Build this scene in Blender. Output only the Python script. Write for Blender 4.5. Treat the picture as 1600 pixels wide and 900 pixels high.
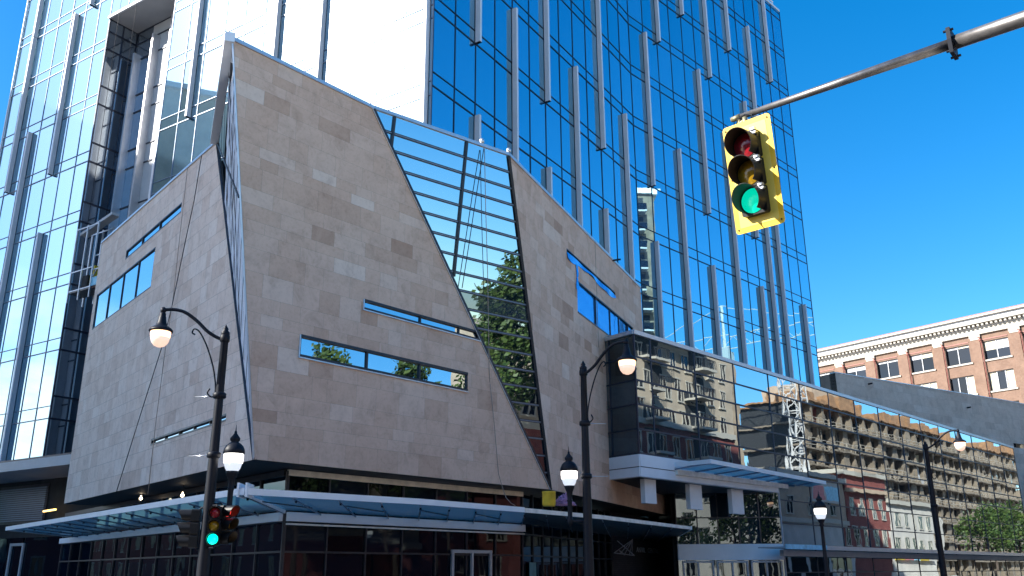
import bpy, math, random
from mathutils import Vector
R_ = math.radians
random.seed(7)
for o in list(bpy.data.objects): bpy.data.objects.remove(o)
S = bpy.context.scene
COL = S.collection

# ------------------------------------------------------------------ camera, sky, sun, exposure
FPX, PITCH, ROLL, EYE = 1395.5, R_(17.633), R_(-0.2686), 1.6
BF = Vector((0, math.cos(PITCH), math.sin(PITCH)))
_u = Vector((0, -math.sin(PITCH), math.cos(PITCH))); _r = Vector((1, 0, 0))
BR = math.cos(ROLL)*_r + math.sin(ROLL)*_u
BU = -math.sin(ROLL)*_r + math.cos(ROLL)*_u
CAM = Vector((0, 0, EYE))
cd = bpy.data.cameras.new('camera'); cam = bpy.data.objects.new('camera', cd); COL.objects.link(cam)
cd.sensor_width = 36; cd.lens = FPX/1600*36; cd.clip_start = .1; cd.clip_end = 5000
from mathutils import Matrix
M3 = Matrix((BR, BU, -BF)).transposed()
cam.matrix_world = Matrix.Translation(CAM) @ M3.to_4x4()
S.camera = cam
S.render.resolution_x, S.render.resolution_y = 1024, 576

SUN_AZ, SUN_EL = R_(-102.2), R_(32.6)          # azimuth clockwise from +Y
SDIR = Vector((math.sin(SUN_AZ)*math.cos(SUN_EL), math.cos(SUN_AZ)*math.cos(SUN_EL), math.sin(SUN_EL)))
W = bpy.data.worlds.new('World'); S.world = W; W.use_nodes = True
nt = W.node_tree; N = nt.nodes; L = nt.links; N.clear()
sky = N.new('ShaderNodeTexSky'); sky.sky_type = 'NISHITA'; sky.sun_disc = False
sky.sun_elevation = SUN_EL; sky.sun_rotation = SUN_AZ
sky.air_density = 1.0; sky.dust_density = .8; sky.ozone_density = 3.0; sky.altitude = 200
hs = N.new('ShaderNodeHueSaturation'); hs.inputs['Hue'].default_value = .498; hs.inputs['Saturation'].default_value = 1.42; hs.inputs['Value'].default_value = 1.0
L.new(sky.outputs[0], hs.inputs['Color'])
# a bank of white cumulus low in the west, left of the picture
tc = N.new('ShaderNodeTexCoord')
sep = N.new('ShaderNodeSeparateXYZ'); L.new(tc.outputs['Generated'], sep.inputs[0])
noi = N.new('ShaderNodeTexNoise'); noi.inputs['Scale'].default_value = 7; noi.inputs['Detail'].default_value = 7; noi.inputs['Roughness'].default_value = .55
mp = N.new('ShaderNodeMapping'); mp.inputs['Scale'].default_value = (1, 1, 2.2); L.new(tc.outputs['Generated'], mp.inputs[0]); L.new(mp.outputs[0], noi.inputs[0])
def mrange(sock, a, b, c=0., d=1.):
    m = N.new('ShaderNodeMapRange'); m.inputs[1].default_value = a; m.inputs[2].default_value = b
    m.inputs[3].default_value = c; m.inputs[4].default_value = d; L.new(sock, m.inputs[0]); return m.outputs[0]
def mul(a, b):
    m = N.new('ShaderNodeMath'); m.operation = 'MULTIPLY'; L.new(a, m.inputs[0]); L.new(b, m.inputs[1]); return m.outputs[0]
west = mrange(sep.outputs[0], -.72, -.86)
lowb = mul(mrange(sep.outputs[2], .02, .09), mrange(sep.outputs[2], .30, .16))
cl = mul(mul(mrange(noi.outputs[0], .40, .56), west), lowb)
mx = N.new('ShaderNodeMixRGB'); L.new(cl, mx.inputs[0]); L.new(hs.outputs[0], mx.inputs[1]); mx.inputs[2].default_value = (9.5, 9.6, 10, 1)
bg = N.new('ShaderNodeBackground'); bg.inputs[1].default_value = .105
L.new(mx.outputs[0], bg.inputs[0]); out = N.new('ShaderNodeOutputWorld'); L.new(bg.outputs[0], out.inputs[0])
sl = bpy.data.lights.new('sun', 'SUN'); sl.energy = 4.6; sl.angle = R_(.5); sl.color = (1, .95, .87)
so = bpy.data.objects.new('sun', sl); COL.objects.link(so); so.rotation_mode = 'QUATERNION'; so.rotation_quaternion = SDIR.to_track_quat('Z', 'Y'); so.location = (-60, -20, 80)
vs = S.view_settings; vs.view_transform = 'Standard'; vs.look = 'None'; vs.exposure = 1.42; vs.gamma = 1; vs.use_curve_mapping = False
S.cycles.max_bounces = 8; S.cycles.transparent_max_bounces = 12; S.cycles.caustics_reflective = False; S.cycles.caustics_refractive = False

# ------------------------------------------------------------------ surveying helpers (angles taken from the photo's vanishing points)
def ray(x, y): return (x-800)/FPX*BR + (450-y)/FPX*BU + BF
def fwd(x, y, Y): d = ray(x, y); return CAM + d*(Y/d.y)
def ath(x, y, z): d = ray(x, y); return CAM + d*((z-EYE)/d.z)
class Frame:                                     # a wall: e along it, up, n outwards
    def __init__(s, P, e, n, up=Vector((0, 0, 1))): s.P = Vector(P); s.e = e; s.n = n; s.up = up
    def pt(s, u, z, n=0.): return s.P + s.e*u + s.up*z + s.n*n
    def hit(s, x, y, n=0.):
        d = ray(x, y); t = ((s.P + s.n*n - CAM).dot(s.n))/d.dot(s.n); q = CAM + d*t - s.P
        return q.dot(s.e), q.dot(s.up)
def wall(P, az):
    a = R_(az); sg = 1 if az > 0 else -1
    return Frame((P[0], P[1], 0), Vector((math.sin(a), math.cos(a), 0)), Vector((sg*math.cos(a), -sg*math.sin(a), 0)))
AU, AL, AT, AW, AR = 40.61, -39.0, -56.75, 43.64, 23.42
corner = fwd(398, 718, 25.5)
FU = wall(corner, AU); FL = wall(corner, AL)
P0 = FU.pt(*FU.hit(860, 765)); FR = wall(P0, AR)
b0 = FR.pt(*FR.hit(945, 530)); FS = wall(b0, AL)          # side of the glass box
bc = FS.pt(*FS.hit(990, 520)); FW = wall(bc, AW)
tc0 = Vector((-3.44, 34.24, 0)); FT = wall(tc0, AT)
FT1 = wall(tc0, 32.0); kink = FT1.pt(21.6, 0); FT2 = wall(kink, 44.0)
sc0 = Vector((-6.84, 27.6, 0)); GU = wall(sc0, AU); GL = wall(sc0, AL)

# ------------------------------------------------------------------ materials
def newmat(name):
    m = bpy.data.materials.new(name); m.use_nodes = True; m.node_tree.nodes.clear(); return m, m.node_tree.nodes, m.node_tree.links
def ramp(n, l, sock, stops):
    r = n.new('ShaderNodeValToRGB'); cr = r.color_ramp
    cr.elements[0].position, cr.elements[0].color = stops[0][0], (*stops[0][1], 1)
    cr.elements[1].position, cr.elements[1].color = stops[-1][0], (*stops[-1][1], 1)
    for p, c in stops[1:-1]: e = cr.elements.new(p); e.color = (*c, 1)
    l.new(sock, r.inputs[0]); return r.outputs[0]
def noise(n, l, scale, detail=4, rough=.55, coord=None, dist=0):
    t = n.new('ShaderNodeTexNoise'); t.inputs['Scale'].default_value = scale; t.inputs['Detail'].default_value = detail
    t.inputs['Roughness'].default_value = rough; t.inputs['Distortion'].default_value = dist
    if coord is None: coord = n.new('ShaderNodeTexCoord').outputs['Object']
    l.new(coord, t.inputs['Vector']); return t.outputs[0]
def mixc(n, l, a, b, f, blend='MIX'):
    m = n.new('ShaderNodeMixRGB'); m.blend_type = blend
    for i, v in ((0, f), (1, a), (2, b)):
        if isinstance(v, (int, float)): m.inputs[i].default_value = v
        elif isinstance(v, tuple): m.inputs[i].default_value = (*v, 1)
        else: l.new(v, m.inputs[i])
    return m.outputs[0]
def finish(n, l, col, rough=.6, metal=0., bump=None, bstr=.2, spec=.5, coat=0, bdist=.02):
    p = n.new('ShaderNodeBsdfPrincipled')
    if isinstance(col, tuple): p.inputs['Base Color'].default_value = (*col, 1)
    else: l.new(col, p.inputs['Base Color'])
    if isinstance(rough, float): p.inputs['Roughness'].default_value = rough
    else: l.new(rough, p.inputs['Roughness'])
    p.inputs['Metallic'].default_value = metal; p.inputs['Specular IOR Level'].default_value = spec; p.inputs['Coat Weight'].default_value = coat
    if bump is not None:
        b = n.new('ShaderNodeBump'); b.inputs['Strength'].default_value = bstr; b.inputs['Distance'].default_value = bdist
        l.new(bump, b.inputs['Height']); l.new(b.outputs[0], p.inputs['Normal'])
    o = n.new('ShaderNodeOutputMaterial'); l.new(p.outputs[0], o.inputs[0]); return p
def plain(name, col, rough=.5, metal=0., var=.25, scale=3., bstr=0., spec=.5, coat=0):
    m, n, l = newmat(name); f = noise(n, l, scale, 6, .6)
    lo = tuple(c*(1-var) for c in col); hi = tuple(min(1, c*(1+var)) for c in col)
    c = ramp(n, l, f, [(.3, lo), (.7, hi)])
    finish(n, l, c, rough, metal, noise(n, l, scale*8, 3) if bstr else None, bstr, spec, coat); return m
def emit(name, col, s, base=(.6, .6, .6)):
    m, n, l = newmat(name); p = finish(n, l, base, .25); p.inputs['Emission Color'].default_value = (*col, 1); p.inputs['Emission Strength'].default_value = s; return m
def glass(name, tint, dark, f0, wav=.0, wscale=.6, haze=0., hazer=.3, rough=.01, dvar=.4):
    """Opaque coated facade glass: dark room behind, mirror in front, slightly wavy."""
    m, n, l = newmat(name)
    at = n.new('ShaderNodeAttribute'); at.attribute_name = 'tint'
    co = n.new('ShaderNodeTexCoord').outputs['Object']
    nz = noise(n, l, wscale, 2, .5, co)
    b = n.new('ShaderNodeBump'); b.inputs['Strength'].default_value = wav; b.inputs['Distance'].default_value = .1; l.new(nz, b.inputs['Height'])
    d = n.new('ShaderNodeBsdfDiffuse'); l.new(ramp(n, l, at.outputs['Fac'], [(0, tuple(c*(1-dvar) for c in dark)), (1, tuple(c*(1+dvar) for c in dark))]), d.inputs[0])
    g = n.new('ShaderNodeBsdfGlossy'); g.inputs[0].default_value = (*tint, 1); g.inputs['Roughness'].default_value = rough
    if wav: l.new(b.outputs[0], g.inputs['Normal'])
    gs = g.outputs[0]
    if haze:
        g2 = n.new('ShaderNodeBsdfGlossy'); g2.inputs[0].default_value = (*tint, 1); g2.inputs['Roughness'].default_value = hazer
        mm = n.new('ShaderNodeMixShader'); mm.inputs[0].default_value = haze; l.new(gs, mm.inputs[1]); l.new(g2.outputs[0], mm.inputs[2]); gs = mm.outputs[0]
    lw = n.new('ShaderNodeLayerWeight'); lw.inputs[0].default_value = .5
    pw = n.new('ShaderNodeMath'); pw.operation = 'POWER'; l.new(lw.outputs['Facing'], pw.inputs[0]); pw.inputs[1].default_value = 4
    ma = n.new('ShaderNodeMath'); ma.operation = 'MULTIPLY_ADD'; l.new(pw.outputs[0], ma.inputs[0]); ma.inputs[1].default_value = 1-f0; ma.inputs[2].default_value = f0
    mx = n.new('ShaderNodeMixShader'); l.new(ma.outputs[0], mx.inputs[0]); l.new(d.outputs[0], mx.inputs[1]); l.new(gs, mx.inputs[2])
    o = n.new('ShaderNodeOutputMaterial'); l.new(mx.outputs[0], o.inputs[0]); return m
def clear_glass(name, tint, gl=.25):
    m, n, l = newmat(name)
    t = n.new('ShaderNodeBsdfTransparent'); t.inputs[0].default_value = (*tint, 1)
    d = n.new('ShaderNodeBsdfTranslucent'); d.inputs[0].default_value = (*tint, 1)
    g = n.new('ShaderNodeBsdfGlossy'); g.inputs[0].default_value = (.8, .92, 1, 1); g.inputs['Roughness'].default_value = .03
    a = n.new('ShaderNodeMixShader'); a.inputs[0].default_value = .35; l.new(t.outputs[0], a.inputs[1]); l.new(d.outputs[0], a.inputs[2])
    b = n.new('ShaderNodeMixShader'); b.inputs[0].default_value = gl; l.new(a.outputs[0], b.inputs[1]); l.new(g.outputs[0], b.inputs[2])
    o = n.new('ShaderNodeOutputMaterial'); l.new(b.outputs[0], o.inputs[0]); return m
def stone(name, stops):
    m, n, l = newmat(name); at = n.new('ShaderNodeAttribute'); at.attribute_name = 'tint'
    c = ramp(n, l, at.outputs['Fac'], stops)
    v = noise(n, l, 1.6, 8, .68, dist=.6); c = mixc(n, l, c, ramp(n, l, v, [(.3, (.78, .72, .68)), (.5, (1, .98, .97)), (.72, (1.1, 1.1, 1.1))]), .75, 'MULTIPLY')
    v2 = noise(n, l, 9, 6, .7); c = mixc(n, l, c, ramp(n, l, v2, [(.3, (.78, .72, .68)), (.5, (1, 1, 1))]), .5, 'MULTIPLY')
    finish(n, l, c, .75, 0., v2, .15, .3); return m
def brick(name, c1, c2, mortar, bw=.22, bh=.075):
    m, n, l = newmat(name); uv = n.new('ShaderNodeUVMap'); uv.uv_map = 'UVMap'
    t = n.new('ShaderNodeTexBrick'); l.new(uv.outputs[0], t.inputs['Vector']); t.inputs['Scale'].default_value = 1
    t.inputs['Color1'].default_value = (*c1, 1); t.inputs['Color2'].default_value = (*c2, 1); t.inputs['Mortar'].default_value = (*mortar, 1)
    t.inputs['Brick Width'].default_value = bw; t.inputs['Row Height'].default_value = bh; t.inputs['Mortar Size'].default_value = .01; t.inputs['Bias'].default_value = -.1
    v = noise(n, l, .7, 8, .7); c = mixc(n, l, t.outputs[0], ramp(n, l, v, [(.3, (.7, .66, .64)), (.65, (1.08, 1.05, 1.02))]), .8, 'MULTIPLY')
    finish(n, l, c, .85, 0., t.outputs['Fac'], -.2, .2); return m
MT = {}
MT['stone'] = stone('travertine', [(0, (.52, .325, .225)), (.35, (.69, .465, .34)), (.7, (.73, .515, .39)), (1, (.79, .61, .49))])
MT['stone_lightened'] = stone('lightened_travertine', [(0, (.64, .48, .39)), (.4, (.76, .60, .50)), (1, (.8, .67, .58))])  # same travertine, lightened to make up for the shade on the left wall
MT['stone_grey'] = stone('grey_stone', [(0, (.62, .48, .39)), (.5, (.74, .58, .47)), (1, (.8, .65, .55))])
MT['joint'] = plain('joint', (.2, .165, .14), .9)
MT['coping'] = plain('coping_metal', (.6, .6, .62), .35, .6, .06)
MT['soffit'] = plain('soffit_panel', (.055, .055, .06), .6)
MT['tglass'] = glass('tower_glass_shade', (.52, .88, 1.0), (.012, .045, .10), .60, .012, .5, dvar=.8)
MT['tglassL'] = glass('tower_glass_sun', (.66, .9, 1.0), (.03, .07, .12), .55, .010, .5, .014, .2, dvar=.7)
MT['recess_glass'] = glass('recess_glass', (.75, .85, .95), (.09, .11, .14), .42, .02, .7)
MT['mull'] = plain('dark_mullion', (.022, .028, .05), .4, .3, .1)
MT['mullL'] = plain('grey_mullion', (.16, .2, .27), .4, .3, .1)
MT['fin'] = plain('fin_aluminium', (.62, .65, .7), .42, .0, .06, 1.)
MT['gglass'] = glass('strip_glass', (.8, .93, 1.0), (.012, .02, .028), .55, .012, .9)
MT['spandrel'] = glass('spandrel_glass', (.8, .9, 1.0), (.05, .065, .075), .22, .01, .9)
MT['facet'] = stone('facet_sky_tone', [(0, (.55, .60, .70)), (.5, (.66, .70, .78)), (1, (.78, .80, .85))])  # sky reflection on the facet put into a pale base colour
MT['wglass'] = glass('wing_glass', (.84, .95, 1.0), (.015, .03, .035), .52, .026, .6)
MT['sglass'] = glass('shopfront_glass', (.5, .6, .65), (.004, .006, .012), .045, .03, .8, rough=.02, dvar=.8)
MT['eglass'] = glass('entrance_glass', (.7, .85, .95), (.012, .02, .028), .13, .02, .8, dvar=.9)
MT['winglass'] = glass('window_glass', (.8, .93, 1.0), (.01, .015, .025), .5, .03, .9)
MT['oldglass'] = glass('old_window_glass', (.8, .9, 1.0), (.009, .01, .013), .05, .03, .7, dvar=.9)
MT['film'] = glass('blue_film', (.25, .65, 1.0), (.02, .16, .42), .40, .35, 1.7, .3, .2)
MT['frame'] = plain('dark_frame', (.03, .032, .04), .4, .3)
MT['white'] = plain('white_panel', (.8, .81, .83), .45, 0., .05, 1.2)
MT['whited'] = plain('grey_panel', (.42, .43, .45), .45, 0., .07, 1.2)
MT['beige'] = plain('beige_edge', (.8, .72, .62), .7, 0., .2, 2.)
MT['canopy'] = clear_glass('canopy_glass', (.34, .56, .62), .16)
MT['iron'] = plain('painted_iron', (.006, .008, .014), .5, 0., .2, 6., 0, .2)
MT['galv'] = plain('galvanised_steel', (.2, .19, .185), .42, .75, .35, 5.)
MT['brass'] = plain('bronze_fitting', (.25, .23, .14), .5, .5, .3, 9.)
MT['yellow'] = plain('signal_yellow', (.84, .52, .006), .42, 0., .14, 5., 0, .5)
MT['yellow2'] = plain('pale_yellow_band', (.88, .66, .10), .4, 0., .05, 4.)
MT['black'] = plain('black_housing', (.009, .009, .01), .45, 0., .2, 6., 0, .25)
MT['visor'] = plain('visor_inside', (.035, .022, .012), .5, 0., .2, 6.)
MT['silver'] = plain('bright_bracket', (.62, .63, .65), .3, .7, .1)
MT['red_off'] = plain('red_lens', (.34, .016, .025), .15, 0., .25, 30.)
MT['amb_off'] = plain('amber_lens', (.38, .22, .012), .15, 0., .25, 30.)
MT['green_on'] = emit('green_lens_lit', (.0, .42, .27), .6, (.0, .3, .2))
MT['green_far'] = emit('green_lens_far', (.0, 1, .72), 1.2, (.0, .3, .2))
MT['red_on'] = emit('red_lens_lit', (1, .06, .05), .45, (.3, .02, .02))
MT['lampglow'] = emit('warm_lamp_glass', (1, .52, .26), 1.3)
MT['lampcup'] = emit('dim_lamp_bowl', (1, .62, .46), .4, (.4, .34, .32))
MT['acorn'] = emit('acorn_glass_lit', (1, .95, .88), 1.5)
MT['acornlow'] = emit('acorn_glass_low', (.75, .82, .95), .32)
MT['bulb'] = emit('bulb_lit', (1, .8, .55), 3.0)
MT['strip'] = emit('strip_lit', (1, .6, .15), 1.6)
MT['brickb'] = brick('red_brick', (.225, .135, .095), (.175, .1, .07), (.24, .195, .16))
MT['darkbrick'] = brick('dark_brick', (.035, .038, .05), (.05, .052, .062), (.02, .022, .03), .4, .1)
MT['cornice'] = plain('cream_cornice', (.42, .39, .335), .6, 0., .06, 2.)
MT['redmetal'] = plain('red_metal_flashing', (.25, .09, .07), .5)
MT['blind'] = plain('cream_blind', (.6, .55, .4), .7, 0., .1)
MT['pale'] = plain('bounce_render', (.78, .70, .6), .85, 0., .08, .6)  # render lightened to bounce sun onto the shaded front wall
MT['tan'] = plain('tan_stucco', (.42, .31, .22), .85, 0., .14, .8)
MT['cream'] = plain('cream_stucco', (.40, .33, .25), .85, 0., .14, .8)
MT['whitewall'] = plain('white_render', (.5, .47, .43), .85, 0., .14, .6)
MT['redpaint'] = brick('dark_red_brick', (.24, .07, .06), (.2, .05, .045), (.2, .1, .09))
MT['concrete'] = plain('bare_concrete', (.19, .15, .11), .85, 0., .4, .7)
MT['form'] = plain('formwork_ply', (.28, .15, .07), .7, 0., .3, 1.)
MT['dark'] = plain('dark_interior', (.02, .022, .025), .8)
MT['rail'] = plain('guard_rail', (.38, .33, .27), .6)
MT['crane'] = plain('white_lattice', (.42, .41, .4), .5)
MT['asphalt'] = plain('asphalt', (.05, .05, .052), .9, 0., .25, 2., .3)
MT['paving'] = plain('concrete_paving', (.5, .47, .43), .85, 0., .15, 1.5, .2)
MT['roadpaint'] = plain('road_paint', (.75, .75, .72), .7, 0., .1)
MT['bark'] = plain('bark', (.09, .065, .05), .9, 0., .3, 4., .5)
MT['rope'] = plain('dark_rope', (.03, .03, .035), .8)
MT['ropel'] = plain('tan_rope', (.4, .3, .24), .8)
MT['ropep'] = plain('purple_rope', (.45, .25, .42), .8, 0., .3, 8.)
MT['tarp'] = plain('yellow_tub', (.6, .42, .03), .5)
MT['signblue'] = plain('sign_pale_blue', (.3, .6, .75), .5)
MT['signred'] = plain('sign_red', (.65, .2, .2), .5)
MT['letter'] = plain('letter_metal', (.62, .64, .72), .4, .3, .05)
MT['teal'] = plain('teal_panel', (.08, .2, .25), .5)
MT['rust'] = plain('rusty_deck', (.1, .05, .045), .7, .2)
def leafmat(name, a, b):
    m, n, l = newmat(name); at = n.new('ShaderNodeAttribute'); at.attribute_name = 'tint'
    c = ramp(n, l, at.outputs['Fac'], [(0, a), (1, b)])
    p = n.new('ShaderNodeBsdfPrincipled'); l.new(c, p.inputs['Base Color']); p.inputs['Roughness'].default_value = .5
    t = n.new('ShaderNodeBsdfTranslucent'); l.new(c, t.inputs[0])
    x = n.new('ShaderNodeMixShader'); x.inputs[0].default_value = .3; l.new(p.outputs[0], x.inputs[1]); l.new(t.outputs[0], x.inputs[2])
    o = n.new('ShaderNodeOutputMaterial'); l.new(x.outputs[0], o.inputs[0]); return m
MT['leaf'] = leafmat('leaf', (.035, .075, .018), (.11, .16, .035))
MT['leafy'] = leafmat('leaf_yellow', (.16, .17, .02), (.3, .28, .04))

# ------------------------------------------------------------------ mesh builder
class MB:
    def __init__(s): s.v = []; s.f = []; s.m = []; s.t = []; s.uv = []; s.mats = []; s.sm = []
    def mi(s, k):
        if k not in s.mats: s.mats.append(k)
        return s.mats.index(k)
    def poly(s, pts, mat, tint=.5, uv=None, smooth=False):
        i = len(s.v); s.v += [tuple(p) for p in pts]; s.f.append(tuple(range(i, i+len(pts)))); s.m.append(s.mi(mat)); s.t.append(tint); s.sm.append(smooth)
        s.uv += uv if uv else [(p[0]*.7+p[1]*.7, p[2]) for p in pts]
    def fbox(s, F, u0, u1, z0, z1, n0, n1, mat, tint=.5, skip=''):
        if u0 > u1: u0, u1 = u1, u0
        p = lambda u, z, n: F.pt(u, z, n)
        for key, q, uv in (('f', [(u0, z0, n1), (u1, z0, n1), (u1, z1, n1), (u0, z1, n1)], (0, 1)), ('b', [(u1, z0, n0), (u0, z0, n0), (u0, z1, n0), (u1, z1, n0)], (0, 1)),
                           ('l', [(u0, z0, n0), (u0, z0, n1), (u0, z1, n1), (u0, z1, n0)], (2, 1)), ('r', [(u1, z0, n1), (u1, z0, n0), (u1, z1, n0), (u1, z1, n1)], (2, 1)),
                           ('t', [(u0, z1, n1), (u1, z1, n1), (u1, z1, n0), (u0, z1, n0)], (0, 2)), ('d', [(u0, z0, n0), (u1, z0, n0), (u1, z0, n1), (u0, z0, n1)], (0, 2))):
            if key in skip: continue
            s.poly([p(*a) for a in q], mat, tint, [(a[uv[0]], a[uv[1]]) for a in q])
    def prism(s, base, z0, z1, mat, tint=.5):
        b = [(p[0], p[1]) for p in base]; k = len(b)
        s.poly([(x, y, z1) for x, y in b], mat, tint); s.poly([(x, y, z0) for x, y in b][::-1], mat, tint)
        for i in range(k):
            a, c = b[i], b[(i+1) % k]; ln = math.hypot(a[0]-c[0], a[1]-c[1])
            s.poly([(*a, z0), (*c, z0), (*c, z1), (*a, z1)], mat, tint, [(0, z0), (ln, z0), (ln, z1), (0, z1)])
    def tube(s, pts, r, mat, seg=10, caps=True, tint=.5):
        pts = [Vector(p) for p in pts]; n = len(pts); rr = r if isinstance(r, (list, tuple)) else [r]*n
        rings = []; prev = None
        for i, p in enumerate(pts):
            d = (pts[min(i+1, n-1)] - pts[max(i-1, 0)]).normalized()
            a = prev if prev is not None else (Vector((0, 0, 1)) if abs(d.z) < .9 else Vector((1, 0, 0)))
            x = (a - d*a.dot(d)).normalized(); y = d.cross(x); prev = x
            rings.append([p + (x*math.cos(t) + y*math.sin(t))*rr[i] for t in [2*math.pi*k/seg for k in range(seg)]])
        s._rings(rings, mat, seg, caps, tint)
    def _rings(s, rings, mat, seg, caps, tint, smooth=True):
        base = len(s.v)
        for rg in rings: s.v += [tuple(p) for p in rg]
        mi = s.mi(mat)
        for i in range(len(rings)-1):
            for k in range(seg):
                k2 = (k+1) % seg; f = (base+i*seg+k, base+i*seg+k2, base+(i+1)*seg+k2, base+(i+1)*seg+k)
                s.f.append(f); s.m.append(mi); s.t.append(tint); s.sm.append(smooth); s.uv += [(0, 0)]*4
        if caps:
            for rg, rev in ((0, True), (len(rings)-1, False)):
                f = [base+rg*seg+k for k in range(seg)]; f = f[::-1] if rev else f
                s.f.append(tuple(f)); s.m.append(mi); s.t.append(tint); s.sm.append(False); s.uv += [(0, 0)]*seg
    def lathe(s, o, prof, mat, seg=20, axis=None, caps=True):
        o = Vector(o); ax = axis or Vector((0, 0, 1)); x = ax.orthogonal().normalized(); y = ax.cross(x)
        s._rings([[o + ax*h + (x*math.cos(2*math.pi*k/seg) + y*math.sin(2*math.pi*k/seg))*max(r, .0005) for k in range(seg)] for r, h in prof], mat, seg, caps, .5)
    def bar(s, a, b, w, mat, h=None):
        a, b = Vector(a), Vector(b); d = (b-a).normalized(); up = Vector((0, 0, 1)) if abs(d.z) < .9 else Vector((1, 0, 0))
        x = d.cross(up).normalized(); y = x.cross(d); h = h or w
        s._rings([[p + x*(sx*w/2) + y*(sy*h/2) for sx, sy in ((-1, -1), (1, -1), (1, 1), (-1, 1))] for p in (a, b)], mat, 4, True, .5, False)
    def build(s, name, parent=None, loc=None):
        me = bpy.data.meshes.new(name)
        off = Vector(loc) if loc is not None else (parent.matrix_world.translation if parent else Vector())
        me.from_pydata([tuple(Vector(v)-off) for v in s.v], [], s.f)
        for k in s.mats: me.materials.append(MT[k])
        me.polygons.foreach_set('material_index', s.m); me.polygons.foreach_set('use_smooth', s.sm)
        a = me.attributes.new('tint', 'FLOAT', 'FACE'); a.data.foreach_set('value', s.t)
        uv = me.uv_layers.new(name='UVMap'); uv.data.foreach_set('uv', [c for p in s.uv for c in p])
        me.update(); o = bpy.data.objects.new(name, me); COL.objects.link(o)
        if parent:
            o.parent = parent
        elif loc is not None: o.location = loc
        return o
def tag(o, label, cat, group=None):
    o['label'] = label; o['category'] = cat
    if group: o['group'] = group
    return o
def thing(name, loc, label, cat, group=None):
    o = bpy.data.objects.new(name, None); o.location = loc; COL.objects.link(o); o.empty_display_size = .3
    bpy.context.view_layer.update(); return tag(o, label, cat, group)
class Part(MB):                                  # child of an empty: stored relative to the empty's location
    pass
def child(mb, name, parent, root=None):
    """mesh made in world coordinates, parented under parent (root = top-level empty holding the offset)"""
    root = root or parent; off = root.location
    mb.v = [tuple(Vector(v)-off) for v in mb.v]
    me_parent = parent; o = mb.build(name, None); o.parent = me_parent
    return o
def structure(mb, name):
    o = mb.build(name); o['kind'] = 'structure'; return o

def clip(poly, a, b, c):                          # keep a*x+b*y<=c
    out = []
    for i, p in enumerate(poly):
        q = poly[(i+1) % len(poly)]; dp, dq = a*p[0]+b*p[1]-c, a*q[0]+b*q[1]-c
        if dp <= 0: out.append(p)
        if dp*dq < 0: t = dp/(dp-dq); out.append((p[0]+(q[0]-p[0])*t, p[1]+(q[1]-p[1])*t))
    return out
def clip_to(poly, conv):                          # conv counter-clockwise
    for i, p in enumerate(conv):
        q = conv[(i+1) % len(conv)]; ex, ey = q[0]-p[0], q[1]-p[1]
        poly = clip(poly, ey, -ex, ey*p[0]-ex*p[1])
        if len(poly) < 3: return []
    return poly
def ccw(p):
    a = sum(p[i][0]*p[(i+1) % len(p)][1]-p[(i+1) % len(p)][0]*p[i][1] for i in range(len(p)))
    return p if a > 0 else p[::-1]
def subtract(r, h):                               # rectangle minus rectangle
    x0, y0, x1, y1 = r; a0, b0, a1, b1 = h
    if a0 >= x1 or a1 <= x0 or b0 >= y1 or b1 <= y0: return [r]
    o = []
    if b0 > y0: o.append((x0, y0, x1, b0))
    if b1 < y1: o.append((x0, b1, x1, y1))
    yy0, yy1 = max(y0, b0), min(y1, b1)
    if a0 > x0: o.append((x0, yy0, a0, yy1))
    if a1 < x1: o.append((a1, yy0, x1, yy1))
    return o
def ashlar(mb, F, conv, mat, holes=(), n=0., hs=(.36, .5, .5, .72), ws=(.55, 1.4), gap=.004, seed=1, lean=.5):
    rnd = random.Random(seed); conv = ccw(conv)
    z = min(p[1] for p in conv); zt = max(p[1] for p in conv); u0 = min(p[0] for p in conv); u1 = max(p[0] for p in conv)
    while z < zt:
        h = rnd.choice(hs); u = u0 - rnd.random()
        while u < u1:
            w = rnd.uniform(*ws); t = min(1, max(0, rnd.gauss(lean, .21))); rs = [(u+gap/2, z+gap/2, u+w-gap/2, z+h-gap/2)]
            for hl in holes: rs = [q for r in rs for q in subtract(r, hl)]
            for x0, y0, x1, y1 in rs:
                pg = clip_to([(x0, y0), (x1, y0), (x1, y1), (x0, y1)], conv)
                if len(pg) >= 3: mb.poly([F.pt(a, b, n) for a, b in pg], mat, t)
            u += w
        z += h
def slab(mb, F, conv, n0, n1, mat, holes=(), cell=None):   # backing with holes and returns
    conv = ccw(conv)
    us = [p[0] for p in conv]; zs = [p[1] for p in conv]; rs = [(min(us), min(zs), max(us), max(zs))]
    for h in holes: rs = [q for r in rs for q in subtract(r, h)]
    for n in (n0, n1):
        for x0, y0, x1, y1 in rs:
            pg = clip_to([(x0, y0), (x1, y0), (x1, y1), (x0, y1)], conv)
            if len(pg) >= 3: mb.poly([F.pt(a, b, n) for a, b in pg], mat)
    for i, p in enumerate(conv):
        q = conv[(i+1) % len(conv)]; mb.poly([F.pt(*p, n0), F.pt(*q, n0), F.pt(*q, n1), F.pt(*p, n1)], mat)
    for x0, y0, x1, y1 in holes:
        c = [(x0, y0), (x1, y0), (x1, y1), (x0, y1)]
        for i, p in enumerate(c):
            q = c[(i+1) % 4]; mb.poly([F.pt(*p, n0), F.pt(*q, n0), F.pt(*q, n1), F.pt(*p, n1)], mat)
def pane(mb, F, pts, n, mat, rnd, amt=.004):
    """one sheet of glass, set a hair out of true"""
    cx = sum(p[0] for p in pts)/len(pts); cy = sum(p[1] for p in pts)/len(pts); ta, tb = rnd.gauss(0, amt), rnd.gauss(0, amt*.6)
    mb.poly([F.pt(u, z, n + (u-cx)*ta + (z-cy)*tb) for u, z in pts], mat, rnd.random())

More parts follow.
